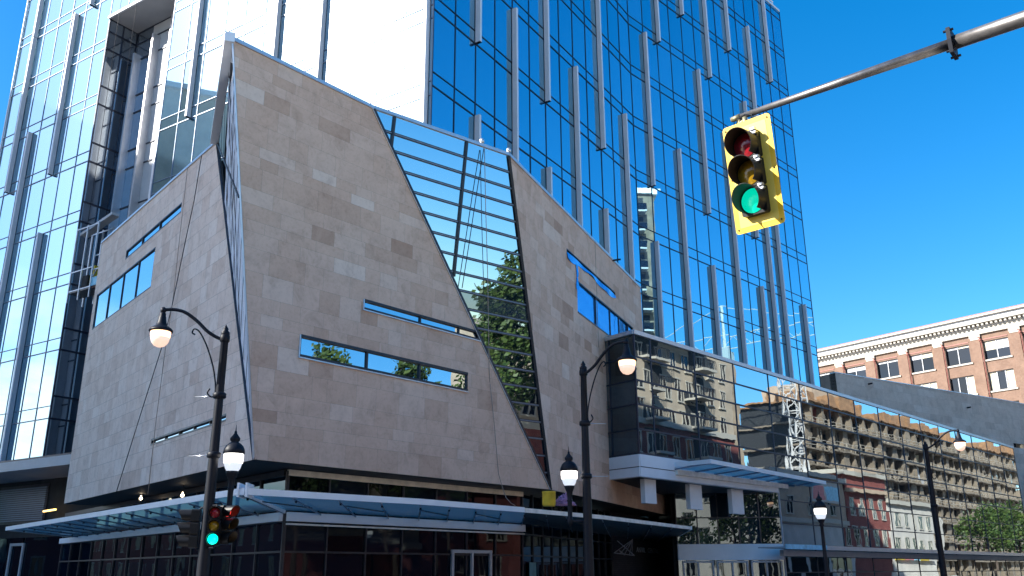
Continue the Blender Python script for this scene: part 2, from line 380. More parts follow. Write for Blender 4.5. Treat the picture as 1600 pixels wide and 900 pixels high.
# ------------------------------------------------------------------ ground and streets
g = MB(); g.poly([(-900, -900, 0), (900, -900, 0), (900, 900, 0), (-900, 900, 0)], 'paving'); structure(g, 'ground')
def strip(F, u0, u1, n0, n1, z, mat, name):
    m = MB(); m.poly([F.pt(u0, z, n0), F.pt(u1, z, n0), F.pt(u1, z, n1), F.pt(u0, z, n1)], mat); return structure(m, name)
strip(FU, -60, 200, 7.5, 22, .004, 'asphalt', 'road_right')
strip(FL, -60, 120, 6.5, 19, .008, 'asphalt', 'road_left')
m = MB()
for k in range(24): m.fbox(FU, 14+k*6, 17+k*6, .012, .0125, 14.6, 14.75, 'roadpaint')
for k in range(14): m.fbox(FU, -7+k*.0, -6.9, .012, .0125, 8+k, 8.5+k, 'roadpaint')
structure(m, 'road_markings')
m = MB(); m.fbox(FU, -4, 200, 0, .14, -12, 7.4, 'paving'); m.fbox(FL, -4, 120, 0, .138, -11, 6.4, 'paving'); m.fbox(FU, 2, 200, 0, .14, 22.1, 27, 'paving'); m.fbox(FL, 4, 120, 0, .14, 19.1, 24, 'paving')
structure(m, 'pavement')

# ------------------------------------------------------------------ glass tower
TZ0, TZ1, FLO = 7.4, 49.8, 3.86
tower = thing('glass_tower', (tc0.x, tc0.y, 0), 'tall blue glass office tower with staggered vertical fins behind the stone-clad block', 'tower')
rnd = random.Random(3)
REC0, REC1, RECZ, RECD = 19.4, 26.15, 35.0, 2.0
def curtain(F, u0, u1, zt0, zbase, mod, pmat, mmat, hole=None, sp=.68):
    gl, mu = MB(), MB(); ks = range(-6, 8); zs = []
    for k in ks: zs += [zbase+FLO*k, zbase+FLO*k+sp]
    zs = [zt0] + [z for z in sorted(zs) if zt0+.2 < z < TZ1-.2] + [TZ1]
    nu = round((u1-u0)/mod); us = [u0+(u1-u0)*i/nu for i in range(nu+1)]
    if hole:
        us = sorted([u for u in us if abs(u-hole[0]) > .5 and abs(u-hole[1]) > .5] + [hole[0], hole[1]])
    for a, b in zip(us, us[1:]):
        for c, d in zip(zs, zs[1:]):
            if hole and hole[0]-.01 <= a and b <= hole[1]+.01 and d <= hole[2]+.3:
                continue
            lo = c
            if hole and hole[0]-.01 <= a and b <= hole[1]+.01 and c < hole[2]: lo = hole[2]
            pane(gl, F, [(a, lo), (b, lo), (b, d), (a, d)], 0, pmat, rnd, .0026)
    for z in zs[1:-1]:
        thick = .055 if min(abs(z-zbase-FLO*k) for k in ks) < .01 else .036
        segs = [(u0, u1)] if not (hole and z < hole[2]) else [(u0, hole[0]), (hole[1], u1)]
        for a, b in segs: mu.fbox(F, a, b, z-thick/2, z+thick/2, -.02, .035, mmat)
    for u in us:
        z0 = zt0
        if hole and hole[0] < u < hole[1]: z0 = hole[2]
        mu.fbox(F, u-.024, u+.024, z0, TZ1, -.02, .03, mmat)
    return gl, mu
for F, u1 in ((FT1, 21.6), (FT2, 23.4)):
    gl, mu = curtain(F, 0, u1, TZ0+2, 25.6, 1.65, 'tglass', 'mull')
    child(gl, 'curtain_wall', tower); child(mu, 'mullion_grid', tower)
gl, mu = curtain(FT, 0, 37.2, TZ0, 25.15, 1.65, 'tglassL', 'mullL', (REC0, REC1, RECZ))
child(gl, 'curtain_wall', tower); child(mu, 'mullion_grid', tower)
# body behind the skins
core = MB(); fr = [FT.pt(37.2, 0, -.05), FT.pt(26.3, 0, -.05), FT.pt(26.3, 0, -2.3), FT.pt(19.3, 0, -2.3), FT.pt(19.3, 0, -.05), FT.pt(.05, 0, -.05), FT1.pt(21.6, 0, -.06), FT2.pt(23.35, 0, -.06), FT2.pt(23.35, 0, -30), FT.pt(37.2, 0, -30)]
core.prism([p.to_2d() for p in fr], TZ0, TZ1-.1, 'dark'); child(core, 'core', tower)
sd = MB(); sd.poly([FT2.pt(23.4, 0, 0), FT2.pt(23.4, 0, -30), FT2.pt(23.4, TZ1, -30), FT2.pt(23.4, TZ1, 0)], 'tglass'); sd.poly([FT.pt(37.25, 0, 0), FT.pt(37.25, 0, -30), FT.pt(37.25, TZ1, -30), FT.pt(37.25, TZ1, 0)], 'tglass'); child(sd, 'end_wall', tower)
# recess in the left facade: glazed jambs, lid and ribbed back wall
rc = MB()
jl = Frame(FT.pt(REC1, 0), -FT.n, -FT.e); jr = Frame(FT.pt(REC0, 0), -FT.n, FT.e)
zz = [TZ0]+[25.15+FLO*k+s for k in range(-4, 4) for s in (0, 1.25) if TZ0+.5 < 25.15+FLO*k+s < RECZ-.6]+[RECZ]
for J in (jl, jr):
    for a, b in zip(zz, zz[1:]):
        pane(rc, J, [(0, a), (RECD, a), (RECD, b), (0, b)], 0, 'recess_glass', rnd, .003)
        rc.fbox(J, 0, RECD, b-.05, b+.05, 0, .04, 'mull')
    for u in (.02, RECD*.5, RECD-.05): rc.fbox(J, u-.03, u+.03, TZ0, RECZ, 0, .05 if u != .02 else .06, 'mull')
rc.poly([FT.pt(REC0, RECZ, 0), FT.pt(REC1, RECZ, 0), FT.pt(REC1, RECZ, -RECD), FT.pt(REC0, RECZ, -RECD)], 'whited')
rc.fbox(FT, REC0-.05, REC1+.05, RECZ-.02, RECZ+.16, .0, .12, 'fin')
child(rc, 'recess_lining', tower)
rb = MB()
for a, b in zip(zz, zz[1:]):
    for k in range(4):
        u = REC0+(REC1-REC0)*k/4; pane(rb, FT, [(u, a), (u+(REC1-REC0)/4, a), (u+(REC1-REC0)/4, b), (u, b)], -RECD, 'recess_glass' if k == 3 else 'whited', rnd, .002)
    rb.fbox(FT, REC0, REC1, b-.04, b+.04, -RECD, -RECD+.05, 'mull')
child(rb, 'recess_back_wall', tower)
def fin(F, u, z0, z1, d=.27, w=.15, n0=.03, mat='fin'):
    f = MB(); f.fbox(F, u-w/2, u+w/2, z0, z1, n0, n0+d, mat)
    f.fbox(F, u-w/2-.006, u+w/2+.006, z0+.0, z0+.02, n0-.01, n0+d+.015, 'mull'); return child(f, 'fin', tower)
for k in range(4):
    u = REC0+.7+(REC1-REC0-1.0)*k/3.2; fin(FT, u, TZ0, RECZ-.3-(0 if k < 2 else (k-1)*.8), .5, .16, -RECD, 'coping')
# fins: end points read off the photograph, snapped to the facade's module and floors
def place(F, plist, zbase, uoff, mod, zlow):
    for (x0, y0), (x1, y1) in plist:
        ua, za = F.hit(x0, y0, .15); ub, zb = F.hit(x1, y1, .15); u = (ua+ub)/2; u = uoff+mod*round((u-uoff)/mod)
        sn = lambda z: zbase+FLO*round((z-zbase)/FLO) if abs(zbase+FLO*round((z-zbase)/FLO)-z) < .9 else z
        zt = TZ1+.0 if y0 <= 0 else sn(za); zl = zlow if y1 >= 600 or (x1, y1) == BASE else sn(zb)
        if y0 <= 0 and zt < zl: continue
        fin(F, u, min(zt, zl), max(zt, zl))
BASE = (-1, -1)
def col(x, y0, y1, s):                            # a fin in image terms: x at mid height, slope s
    return ((x, y0), (x, y1))
RF1 = [((744, 0), (745, 64)), ((744, 175), (745, 601)), ((802, 8), (803.5, 601)), ((849, 0), (853, 157)), ((856, 258), (858, 601)), ((897, 100), (905, 601)),
       ((933, 0), (941, 232)), ((945.5, 323), (947, 601)), ((976, 174), (984, 601)), ((711, 8), (709, 34)) ]
def upright(F, x, y):                             # follow the facade's plumb line from (x,y) to other rows
    u, z = F.hit(x, y, .15); return u
def place2(F, items, zbase, mod, uoff, zlow):
    for x, y, top, bot in items:                  # a point on the fin, top and bottom rows (None = runs out of view)
        u = F.hit(x, y, .15)[0]; u = uoff+mod*round((u-uoff)/mod)
        def zrow(yy):
            lo, hi = -5., 60.                     # invert: height on the plumb line at u whose image row is yy
            for _ in range(40):
                md = (lo+hi)/2; p = F.pt(u, md, .15)-CAM; py = 450-FPX*p.dot(BU)/p.dot(BF)
                lo, hi = (md, hi) if py > yy else (lo, md)
            k = round((lo-zbase)/FLO); return zbase+FLO*k if abs(zbase+FLO*k-lo) < 1.1 else lo
        z1 = TZ1-.05 if top is None else zrow(top); z0 = zlow if bot is None else zrow(bot)
        if z1-z0 > .5: fin(F, u, z0, z1)
place2(FT1, [(744.5, 40, None, 64), (744, 200, 175, None), (802, 100, 8, None), (852, 80, None, 157), (857, 300, 258, None), (898, 140, 100, None),
             (936, 60, None, 232), (946, 350, 323, None), (978, 220, 174, None)], 25.6, 1.66, 0, TZ0+2)
place2(FT2, [(1012, 120, 44, 289), (1024, 390, 373, None), (1028, 50, None, 62), (1060, 260, 229, None), (1064, 5, None, 18), (1092, 130, 103, 331), (1104, 60, None, 117), (1112, 440, 412, None),
             (1136, 40, None, 74), (1168, 60, 35, None), (1198, 60, None, 123), (1160, 160, 153, 385), (1150, 430, 215, None), (1190, 470, 445, None), (1220, 440, 200, None), (1256, 500, 476, None)], 25.6, 1.671, 0, TZ0+2)
place2(FT, [(66, 40, None, 62), (42, 90, 71, 310), (122, 50, 21, 272), (152, 10, None, 14), (52, 230, 204, None), (66, 380, 358, None), (300, 120, None, 180), (424, 40, None, None), (487, 110, None, None), (644, 100, None, None)], 25.15, 1.65, .25, TZ0)
fin(FT, 37.0, TZ0, TZ1, .08, .1)
rr = MB()
for k in range(9): rr.fbox(FT2, 17.6+k*.7, 17.66+k*.7, TZ1, TZ1+1.15, -.5, -.44, 'white')
for z in (.5, 1.1): rr.fbox(FT2, 17.4, 23.3, TZ1+z, TZ1+z+.07, -.51, -.43, 'white')
rr.fbox(FT2, 20.6, 22.4, TZ1, TZ1+1.7, -2, -.9, 'whited'); child(rr, 'roof_railing', tower)
rf = MB(); rf.fbox(FT1, 0, 21.6, TZ1-.1, TZ1+.1, -.2, .05, 'fin'); rf.fbox(FT2, 0, 23.4, TZ1-.1, TZ1+.1, -.2, .05, 'fin'); rf.fbox(FT, 0, 37.2, TZ1-.1, TZ1+.1, -.2, .05, 'fin'); child(rf, 'roof_edge', tower)
# slab under the left facade, dark undercroft, louvres
sb = MB(); sb.fbox(FT, 8, 60, 6.85, 7.35, -4, 1.0, 'whited'); sb.fbox(FT, 8, 60, 7.35, 7.6, -4, .3, 'mull'); child(sb, 'podium_slab', tower)
pd = MB(); pd.fbox(FT, 8, 60, 0, 6.85, -6, -2.5, 'dark')
for i, (x0, x1) in enumerate(((26, 31), (31.2, 36), (36.2, 41))): pd.fbox(FT, x0, x1, .1, 3.6, -2.5, -2.42, 'sglass')
child(pd, 'undercroft_wall', tower)
lv = MB()
for k in range(16): lv.fbox(FT, 29.5, 34.5, 4.55+k*.12, 4.62+k*.12, -2.5, -2.36, 'mullL')
lv.fbox(FT, 29.4, 34.6, 4.4, 6.6, -2.5, -2.45, 'frame'); child(lv, 'louvre', tower)
dr = MB(); dr.fbox(FT, 30.9, 31.05, 0, 3.3, -2.4, -2.3, 'whited'); dr.fbox(FT, 32.2, 32.35, 0, 3.3, -2.4, -2.3, 'whited'); dr.fbox(FT, 31.05, 32.2, 3.15, 3.3, -2.4, -2.3, 'whited'); child(dr, 'door_frame', tower)

# ------------------------------------------------------------------ stone-clad block
TOP, BOT = 17.28, 4.66
block = thing('stone_block', (corner.x, corner.y, 0), 'angular beige stone-clad building with slanted glass strip above a street-corner glass canopy', 'building')
uA = FU.hit(583, 175)[0]; uP = FU.hit(860, 765)[0]; uTL = FU.hit(365, 65)[0]
uB = FR.hit(795, 240)[0]; uRt = FR.hit(1000, 440)[0]; uRb = FR.hit(1045, 808)[0]; uRm = FR.hit(1006, 525)[0]
uLb = FL.hit(100, 787)[0]; uLt = FL.hit(160, 375)[0]; uQ = FL.hit(340, 222)[0]
def rect_of(F, x0, y0, x1, y1):
    a = F.hit(x0, y0); b = F.hit(x1, y1); return (min(a[0], b[0]), min(a[1], b[1]), max(a[0], b[0]), max(a[1], b[1]))
def span(F, tl, bl, tr, br):
    a, b, c, d = (F.hit(*q) for q in (tl, bl, tr, br)); return ((a[0]+b[0])/2, (b[1]+d[1])/2, (c[0]+d[0])/2, (a[1]+c[1])/2)
hF = [span(FU, (470, 523), (468, 556), (731, 583), (729, 612)), span(FU, (569, 467), (569, 484), (752, 520), (752, 532))]
hR = [span(FR, (885, 386), (886, 400), (961, 458), (962, 464)), span(FR, (901, 436), (903, 486), (990, 515), (990, 556))]
def norm(r): return (min(r[0], r[2]), min(r[1], r[3]), max(r[0], r[2]), max(r[1], r[3]))
hL = [norm(span(FL, (283, 321), (283, 333), (197, 390), (197, 403))), norm(span(FL, (241, 393), (236, 453), (150, 458), (147, 509))), norm(span(FL, (353, 648), (353, 656), (236, 686), (236, 697)))]
cF = [(0, BOT), (uP, BOT), (uA, TOP), (uTL, TOP)]
cL = [(0, BOT), (uLb, BOT), (uLt, TOP), (uQ, 16.87)]
cR1 = [(0, BOT), (uRb, BOT), (uRb-1.0, 12.3), (uB*(12.3-BOT)/(TOP-BOT), 12.3)]
cR2 = [(uB*(12.3-BOT)/(TOP-BOT), 12.3), (uRm, 12.3), (uRt, TOP+.1), (uB, TOP)]
for nm, F, convs, holes, mat, seed, kw in (('front_wall', FU, [cF], hF, 'stone', 11, {}), ('left_wall', FL, [cL], hL, 'stone_lightened', 12, dict(hs=(.48, .64, .64), ws=(.35, 1.0), gap=.008)), ('right_wall', FR, [cR1, cR2], hR, 'stone', 13, dict(hs=(.48, .64, .64)))):
    mb = MB()
    for c in convs:
        ashlar(mb, F, c, mat, holes, 0., seed=seed, **kw); slab(mb, F, c, -.012, -.07 if F is not FR else -.12, 'joint', holes)
    child(mb, nm, block)
# roof, parapet coping, soffit
rf = MB()
Q1, Q2 = FU.pt(uTL, TOP), FL.pt(uQ, 16.87); A3, B3 = FU.pt(uA, TOP), FR.pt(uB, TOP)
rf.poly([p - Vector((0, 0, .6)) for p in (Q1-FU.n*.25-FL.n*.1, A3-FU.n*.4-FU.e*.4, B3-FR.n*.4+FR.e*.6, FR.pt(uRt, TOP, -.3), FR.pt(uRt, TOP, -9), FL.pt(uLt, TOP, -9), FL.pt(uLt, TOP, -.3), Q2-FL.n*.3)], 'soffit'); child(rf, 'roof', block)
cp = MB()
for F, a, b in ((FU, uTL, uA), (FR, uB, uRt)): cp.fbox(F, a, b, TOP+.004, TOP+.13, -.5, .05, 'coping')
gd = (B3-A3); gn = Vector((gd.y, -gd.x, 0)).normalized(); FGt = Frame((A3.x, A3.y, 0), gd.normalized(), gn); cp.fbox(FGt, 0, gd.length, TOP+.006, TOP+.133, -.5, .05, 'coping')
d = (FL.pt(uLt, TOP)-Q2); cp.bar(Q2+Vector((0, 0, .05)), FL.pt(uLt, TOP+.05), .1, 'coping', .09)
cp.bar(Q2+Vector((0, 0, .02))-FU.e*.12, Q1+Vector((0, 0, .1))-FU.e*.14, .3, 'white', .34)  # wide white bar imitates the sunlit edge of the parapet
child(cp, 'coping', block)
sf = MB(); inn = [corner, P0, FR.pt(uRb, BOT), FR.pt(uRb, BOT, -9), FL.pt(uLb, BOT, -9), FL.pt(uLb, BOT)]
sf.poly([(p[0], p[1], BOT-.02) for p in inn][::-1], 'soffit')
sf.poly([(p[0], p[1], BOT+.05) for p in inn][::-1], 'soffit'); child(sf, 'soffit', block)
# folded corner facet: panels coloured pale for the sky they mirror, with skewed bars
e1 = (Q1-Q2); nf = (corner-Q2).cross(Q1-Q2).normalized(); nf = nf if nf.dot(CAM-corner) > 0 else -nf
eh = Vector((nf.y, -nf.x, 0)).normalized(); eh = eh if eh.x > 0 else -eh
upf = nf.cross(eh); upf = upf if upf.z > 0 else -upf
FF = Frame(corner, eh, nf, upf)
loc2 = lambda F, p: ((p-F.P).dot(F.e), (p-F.P).dot(F.up))
tri = ccw([(0, 0), loc2(FF, Q1), loc2(FF, Q2)])
fc, fb = MB(), MB(); vmax = max(p[1] for p in tri)
k = 0
while k*.55 < vmax:
    z0, z1 = k*.55, (k+1)*.55
    for i in range(-14, 8):
        pg = clip_to([(i*.5, z0+i*.5*.9), ((i+1)*.5, z0+(i+1)*.5*.9), ((i+1)*.5, z1+(i+1)*.5*.9), (i*.5, z1+i*.5*.9)], tri)
        if len(pg) >= 3: pane(fc, FF, pg, 0, 'facet', rnd, .03 if z0 > 9.2 else .006)
    k += 1
def seg_in(F, mb, a, b, conv, w, n0, n1, mat):
    dx, dy = b[0]-a[0], b[1]-a[1]; ln = math.hypot(dx, dy); nx, ny = -dy/ln*w/2, dx/ln*w/2
    pg = clip_to(ccw([(a[0]-nx, a[1]-ny), (b[0]-nx, b[1]-ny), (b[0]+nx, b[1]+ny), (a[0]+nx, a[1]+ny)]), conv)
    if len(pg) < 3: return
    mb.poly([F.pt(*p, n1) for p in pg], mat)
    for i, p in enumerate(pg):
        q = pg[(i+1) % len(pg)]; mb.poly([F.pt(*p, n0), F.pt(*q, n0), F.pt(*q, n1), F.pt(*p, n1)], mat)
for k in range(-8, 30): seg_in(FF, fb, (-6, k*1.1-5.4), (4, k*1.1+3.6), tri, .022, 0, .012, 'mull')
for u in (-2.2, -1.1): seg_in(FF, fb, (u-1.2, 0), (u*.2, 16), tri, .022, 0, .014, 'mull')
seg_in(FF, fb, loc2(FF, Q2), (0.1, tri[1][1]*.62), tri, .06, 0, .05, 'frame')
fo = child(fc, 'corner_facet', block); child(fb, 'facet_bars', fo, block)
eg = MB(); eg.bar(corner+nf*.03, Q2+nf*.03, .07, 'frame'); eg.bar(corner+nf*.03, Q1+nf*.03, .05, 'coping'); child(eg, 'facet_edge', fo, block)
# slanted glass strip
nG = (B3-P0).cross(A3-P0).normalized(); nG = nG if nG.y < 0 else -nG
ehG = Vector((-nG.y, nG.x, 0)).normalized(); upG = nG.cross(ehG); upG = upG if upG.z > 0 else -upG; ehG = ehG if ehG.x > 0 else -ehG
FG = Frame(P0, ehG, nG, upG); tG = ccw([(0, 0), loc2(FG, A3), loc2(FG, B3)]); vT = max(p[1] for p in tG)
m1 = (FG.hit(729, 226), FG.hit(709, 432)); m2 = (FG.hit(617, 189), FG.hit(611, 233))
ms = (m1[0][0]-m1[1][0])/(m1[0][1]-m1[1][1])
gp = MB(); row = vT/20.0; GT = []
def cutx(pg, x, z, right):                        # split by the leaning mullion through (x,z)
    s = 1 if not right else -1; return clip(pg, s, -s*ms, s*(x-ms*z))
for k in range(20):
    r4 = [(-20, k*row), (20, k*row), (20, (k+1)*row), (-20, (k+1)*row)]; base = clip_to(r4, tG)
    mat = 'spandrel' if k == 10 else 'gglass'
    for a, b in ((None, m2[1]), (m2[1], m1[1]), (m1[1], None)):
        pg = base
        if b and pg: pg = cutx(pg, b[0], b[1], False)
        if a and pg: pg = cutx(pg, a[0], a[1], True)
        if len(pg) >= 3: pane(gp, FG, pg, -.02, mat, rnd, .004)
    if k:
        gb = MB()
        for o in (-.036, .036): seg_in(FG, gb, (-20, k*row+o), (20, k*row+o), tG, .022, -.03, .02, 'frame')
        seg_in(FG, gb, (-20, k*row), (20, k*row), tG, .05, -.03, .008, 'mullL'); GT.append(gb)
GV = []
for mm, zlo in ((m1, m1[1][1]), (m2, m2[1][1])):
    gv = MB(); x, z = mm[1]; seg_in(FG, gv, (x, z), (x+ms*(vT-z), vT), tG, .09, -.03, .05, 'frame'); GV.append(gv)
go = child(gp, 'glass_strip', block); 
for gv in GT: child(gv, 'strip_transom', go, block)
for gv in GV: child(gv, 'strip_mullion', go, block)
eg = MB()
for a, b, mt in ((P0, A3, 'white'), (P0, B3, 'frame')): eg.bar(a+nG*.02, b+nG*.02, .10, 'frame'); eg.bar(a+nG*.05-ehG*.05, b+nG*.05-ehG*.05, .03, mt)
child(eg, 'strip_trim', go, block)
# windows
def window(F, h, splits, inset, gmat, fr=.055, proud=.03, tilt=.004, sill=True):
    root = MB(); u0, z0, u1, z1 = h; n = -inset
    for a, b in zip(splits, splits[1:]): pane(root, F, [(u0+(u1-u0)*a, z0), (u0+(u1-u0)*b, z0), (u0+(u1-u0)*b, z1), (u0+(u1-u0)*a, z1)], n, gmat, rnd, tilt)
    w = child(root, 'window', block); f = MB()
    for a in splits: x = u0+(u1-u0)*a; f.fbox(F, x-fr/2, x+fr/2, z0, z1, n-.03, n+.05, 'frame')
    f.fbox(F, u0, u1, z1-fr, z1+.012, n-.03, proud, 'frame'); f.fbox(F, u0, u1, z0-.012, z0+fr, n-.03, proud, 'frame')
    child(f, 'window_frame', w, block)
    if sill: s = MB(); s.fbox(F, u0-.06, u1+.02, z0-.05, z0-.014, -.01, proud+.02, 'coping'); s.fbox(F, u0-.045, u0-.005, z0, z1, -.01, .03, 'coping'); child(s, 'window_sill', w, block)
    return w
window(FU, hF[0], (0, .36, .68, 1), .05, 'winglass', .07, .04)
window(FU, hF[1], (0, .45, .79, 1), .05, 'winglass', .06, .04)
w = window(FR, hR[1], (0, .3, .55, .72, .9, 1), .06, 'film', .05, .02, .01, False)
w = window(FR, hR[0], (0, .5, 1), .12, 'film', .04, .0, .01, False)
fm = MB(); u0, z0, u1, z1 = hR[0]
pts = [(u0+.02, z0+.05), (u0+.9, z0-.05), (u0+1.1, z0-1.0), (u0+1.3, z0-1.1), (u0+1.35, z0-.1), (u0+2.6, z0-.25), (u0+4.2, z0-.12), (u1, z0), (u1, z0+.12), (u0, z0+.14)]
for a, b in zip(pts[:-1], pts[1:]):
    pass
for i in range(60):
    a, b = i/60, (i+1)/60; f = lambda t: .10+.09*math.sin(t*9+1)+.04*math.sin(t*23)
    q = [FR.pt(u0+(u1-u0)*t, z0-dz, .04+.02*math.sin(t*18+dz*8)) for t, dz in ((a, f(a)), (b, f(b)), (b, -.12), (a, -.12))]; fm.poly(q, 'film', .5)
for i in range(6): z = z0-.1-i*.2; fm.poly([FR.pt(u0+1.15+.05*math.sin(i), z-.2, .04), FR.pt(u0+1.38+.06*math.sin(i*2), z-.2, .06), FR.pt(u0+1.38+.06*math.sin(i*2-2), z, .05), FR.pt(u0+1.15+.05*math.sin(i-1), z, .03)], 'film')
child(fm, 'loose_film', w, block)
window(FL, hL[0], (0, .36, .68, 1), .05, 'tglassL', .04, .01, .004, False)
window(FL, hL[1], (0, .25, .5, .75, 1), .05, 'tglassL', .04, .01, .004, False)
window(FL, hL[2], (0, .2, .4, .6, .8, 1), .08, 'winglass', .05, .012, .01, False)
sp = MB(); q = FR.pt(*FR.hit(957, 407)); sp.tube([q, q+FR.n*.45], .05, 'iron', 8); child(sp, 'rain_spout', block)
jt = MB(); u = FR.hit(931, 420)[0]; jt.fbox(FR, u-.02, u+.02, 11.9, TOP-.02, -.01, .006, 'joint'); child(jt, 'wall_joint', block)
# set-back ground floor
S1 = Vector((.33, 35.97, 0)); FRs = Frame(FR.pt(0, 0, -1.6), FR.e, FR.n); sgn0 = FRs.hit(955, 860)[0]; sgn1 = FRs.hit(1046, 860)[0]
S2 = FRs.pt(sgn0, 0); d12 = S2-S1; G3 = Frame(S1, d12.normalized(), Vector((d12.y, -d12.x, 0)).normalized())
gl = MB(); gm = MB(); lenU = (S1-sc0).length
def shop(F, ln, mod, zs, vary=True):
    n = max(1, round(ln/mod))
    for i in range(n):
        for a, b in zip(zs, zs[1:]): pane(gl, F, [(ln*i/n, a), (ln*(i+1)/n, a), (ln*(i+1)/n, b), (ln*i/n, b)], 0, 'sglass', rnd, .006)
    for i in range(n+1): gm.fbox(F, ln*i/n-.03, ln*i/n+.03, 0.1, BOT-.1, -.05, .06, 'frame')
    for z in zs[1:-1]: gm.fbox(F, 0, ln, z-.03, z+.03, -.05, .055, 'frame')
ZS = (.1, 2.2, 3.08, 4.5)
shop(GU, lenU, 1.62, ZS); shop(GL, 26, 1.9, ZS); shop(G3, d12.length, 1.2, (.1, 1.2, 2.2, 3.0, 4.5))
child(gl, 'shopfront_glazing', block); child(gm, 'shopfront_mullion', block)
tr = MB(); tr.fbox(GU, -.02, lenU, 4.42, 4.6, -.02, .1, 'beige'); tr.fbox(GL, .1, 26, 4.42, 4.6, -.02, .09, 'frame'); child(tr, 'soffit_trim', block)
bmz = MB(); bmz.fbox(GU, 0, lenU, 3.08, 3.34, .06, .2, 'white'); bmz.fbox(GL, 0.02, 26, 3.08, 3.33, .06, .19, 'white'); bmz.fbox(GU, 0, lenU, 2.97, 3.02, .06, .16, 'beige'); child(bmz, 'canopy_beam', block)
dr = MB(); ud = GU.hit(735, 870)[0]
for u in (ud-1.0, ud, ud+1.0): dr.fbox(GU, u-.05, u+.05, .1, 2.25, .03, .12, 'whited')
dr.fbox(GU, ud-1.05, ud+1.05, 2.25, 2.36, .03, .12, 'whited'); child(dr, 'shop_door_frame', block)
tp = MB(); u = G3.hit(838, 880)[0] if False else .6; tp.fbox(G3, u, u+.75, .1, 1.95, .07, .1, 'teal'); child(tp, 'teal_panel', block)
# dark brick sign wall with its emblem and name
sw = MB(); sw.fbox(FRs, sgn0, sgn1+.6, 0, BOT-.05, -.4, 0, 'darkbrick'); sgw = child(sw, 'sign_wall', block)
em = MB(); LG = lambda x, y: FRs.pt(*FRs.hit(x, y), .05)
for a, b in (((963, 845), (990, 868)), ((987, 843), (958, 864)), ((958, 864), (990, 868)), ((987, 843), (974, 867)), ((987, 843), (982, 867.5)), ((966, 860), (975, 867)), ((987, 843), (967, 865.5)), ((987, 844), (986, 867))):
    em.bar(LG(*a), LG(*b), .035 if a[0]+b[0] != 1973 else .02, 'letter')
child(em, 'sign_emblem', sgw, block)
def text(body, F, u, z, n, size, mat, name, parent, root, squash=1.):
    cu = bpy.data.curves.new(name, 'FONT'); cu.body = body; cu.size = size; cu.extrude = .01; cu.space_character = 1.1
    t = bpy.data.objects.new(name, cu); COL.objects.link(t); bpy.context.view_layer.update()
    me = bpy.data.meshes.new_from_object(t.evaluated_get(bpy.context.evaluated_depsgraph_get())); bpy.data.objects.remove(t)
    for v in me.vertices: v.co = F.pt(u+v.co.x*squash, z+v.co.y, n+v.co.z) - root.location
    me.materials.clear(); me.materials.append(MT[mat]); o = bpy.data.objects.new(name, me); COL.objects.link(o); o.parent = parent; return o
ut, zt = FRs.hit(994, 862); ut2 = FRs.hit(1030, 862)[0]
sq = (ut2-ut)/3.3
text('ANVIL', FRs, ut, zt-.02, .03, .40, 'letter', 'sign_word', sgw, block, sq)
text('CENTRE', FRs, ut+(ut2-ut)*.46, zt-.02, .03, .40, 'letter', 'sign_word', sgw, block, sq)
# street-corner canopy
FRONT_R = [Vector(p) for p in ((-6.65, 22.38, 0), (-2.62, 26.1, 0), (.38, 29.83, 0), (3.27, 33.93, 0), (8.31, 43.1, 0))]
FRONT_L = [Vector((-6.65, 22.38, 0)), Vector((-22.37, 40.74, 0))]
BACK_R = [sc0, GU.pt(lenU*.5, 0), S1, S2, FRs.pt(sgn1, 0)]; BACK_L = [sc0, GL.pt(24.4, 0)]
cfa2 = MB()
def lerp(pts, t):
    t *= len(pts)-1; i = min(int(t), len(pts)-2); return pts[i].lerp(pts[i+1], t-i)
up = lambda p, z: Vector((p.x, p.y, z))
for front, back, nseg, sgn in ((FRONT_R, BACK_R, 16, 1), (FRONT_L, BACK_L, 14, -1)):
    cgl, cfa, crb, cbe = MB(), MB(), MB(), MB()
    for i in range(nseg):
        a, b = i/nseg, (i+1)/nseg; f0, f1, k0, k1 = lerp(front, a), lerp(front, b), lerp(back, a), lerp(back, b)
        o0, o1 = (k0-f0).normalized()*.05, (k1-f1).normalized()*.05
        far = sgn > 0 and a >= .49
        (cbe if far else cgl).poly([up(f0+o0, 3.47), up(f1+o1, 3.47), up(k1-o1*5, 3.38), up(k0-o0*5, 3.38)], 'soffit' if far else 'canopy', rnd.random())
        w = cbe if far else cfa
        zt_ = 3.60 if not far else 3.58
        w.poly([up(f0, 3.44), up(f1, 3.44), up(f1, zt_), up(f0, zt_)], 'beige' if far else 'white'); w.poly([up(f0+o0*2, 3.44), up(f1+o1*2, 3.44), up(f1+o1*2, zt_), up(f0+o0*2, zt_)], 'beige' if far else 'white')
        w.poly([up(f0, zt_), up(f1, zt_), up(f1+o1*2, zt_), up(f0+o0*2, zt_)], 'rust' if far else 'white'); w.poly([up(f0, 3.44), up(f1, 3.44), up(f1+o1*2, 3.44), up(f0+o0*2, 3.44)], 'beige' if far else 'white')
        crb.bar(up(f0+o0*3, 3.42), up(k0-o0*4, 3.3), .025, 'mullL', .04)
        if i % 2 == 0 and sgn > 0: crb.bar(up(f0.lerp(k0, .35), 3.41), up(f1.lerp(k1, .62), 3.39), .03, 'frame', .03)
        for t in (.12, .5, .85):
            q = up(f0.lerp(k0, t), 3.40); crb.bar(q, q-Vector((0, 0, .06)), .05, 'iron')
    (cbe if sgn > 0 else cfa).bar(up(front[-1], 3.52), up(back[-1], 3.44), .06, 'white', .16)
    child(cgl, 'canopy_glass', block); child(cfa, 'canopy_fascia', block); child(crb, 'canopy_rib', block)
    if sgn > 0: child(cbe, 'bare_canopy_edge', block)
cf = Vector((-6.65, 22.38, 0)); bis = (sc0-cf)
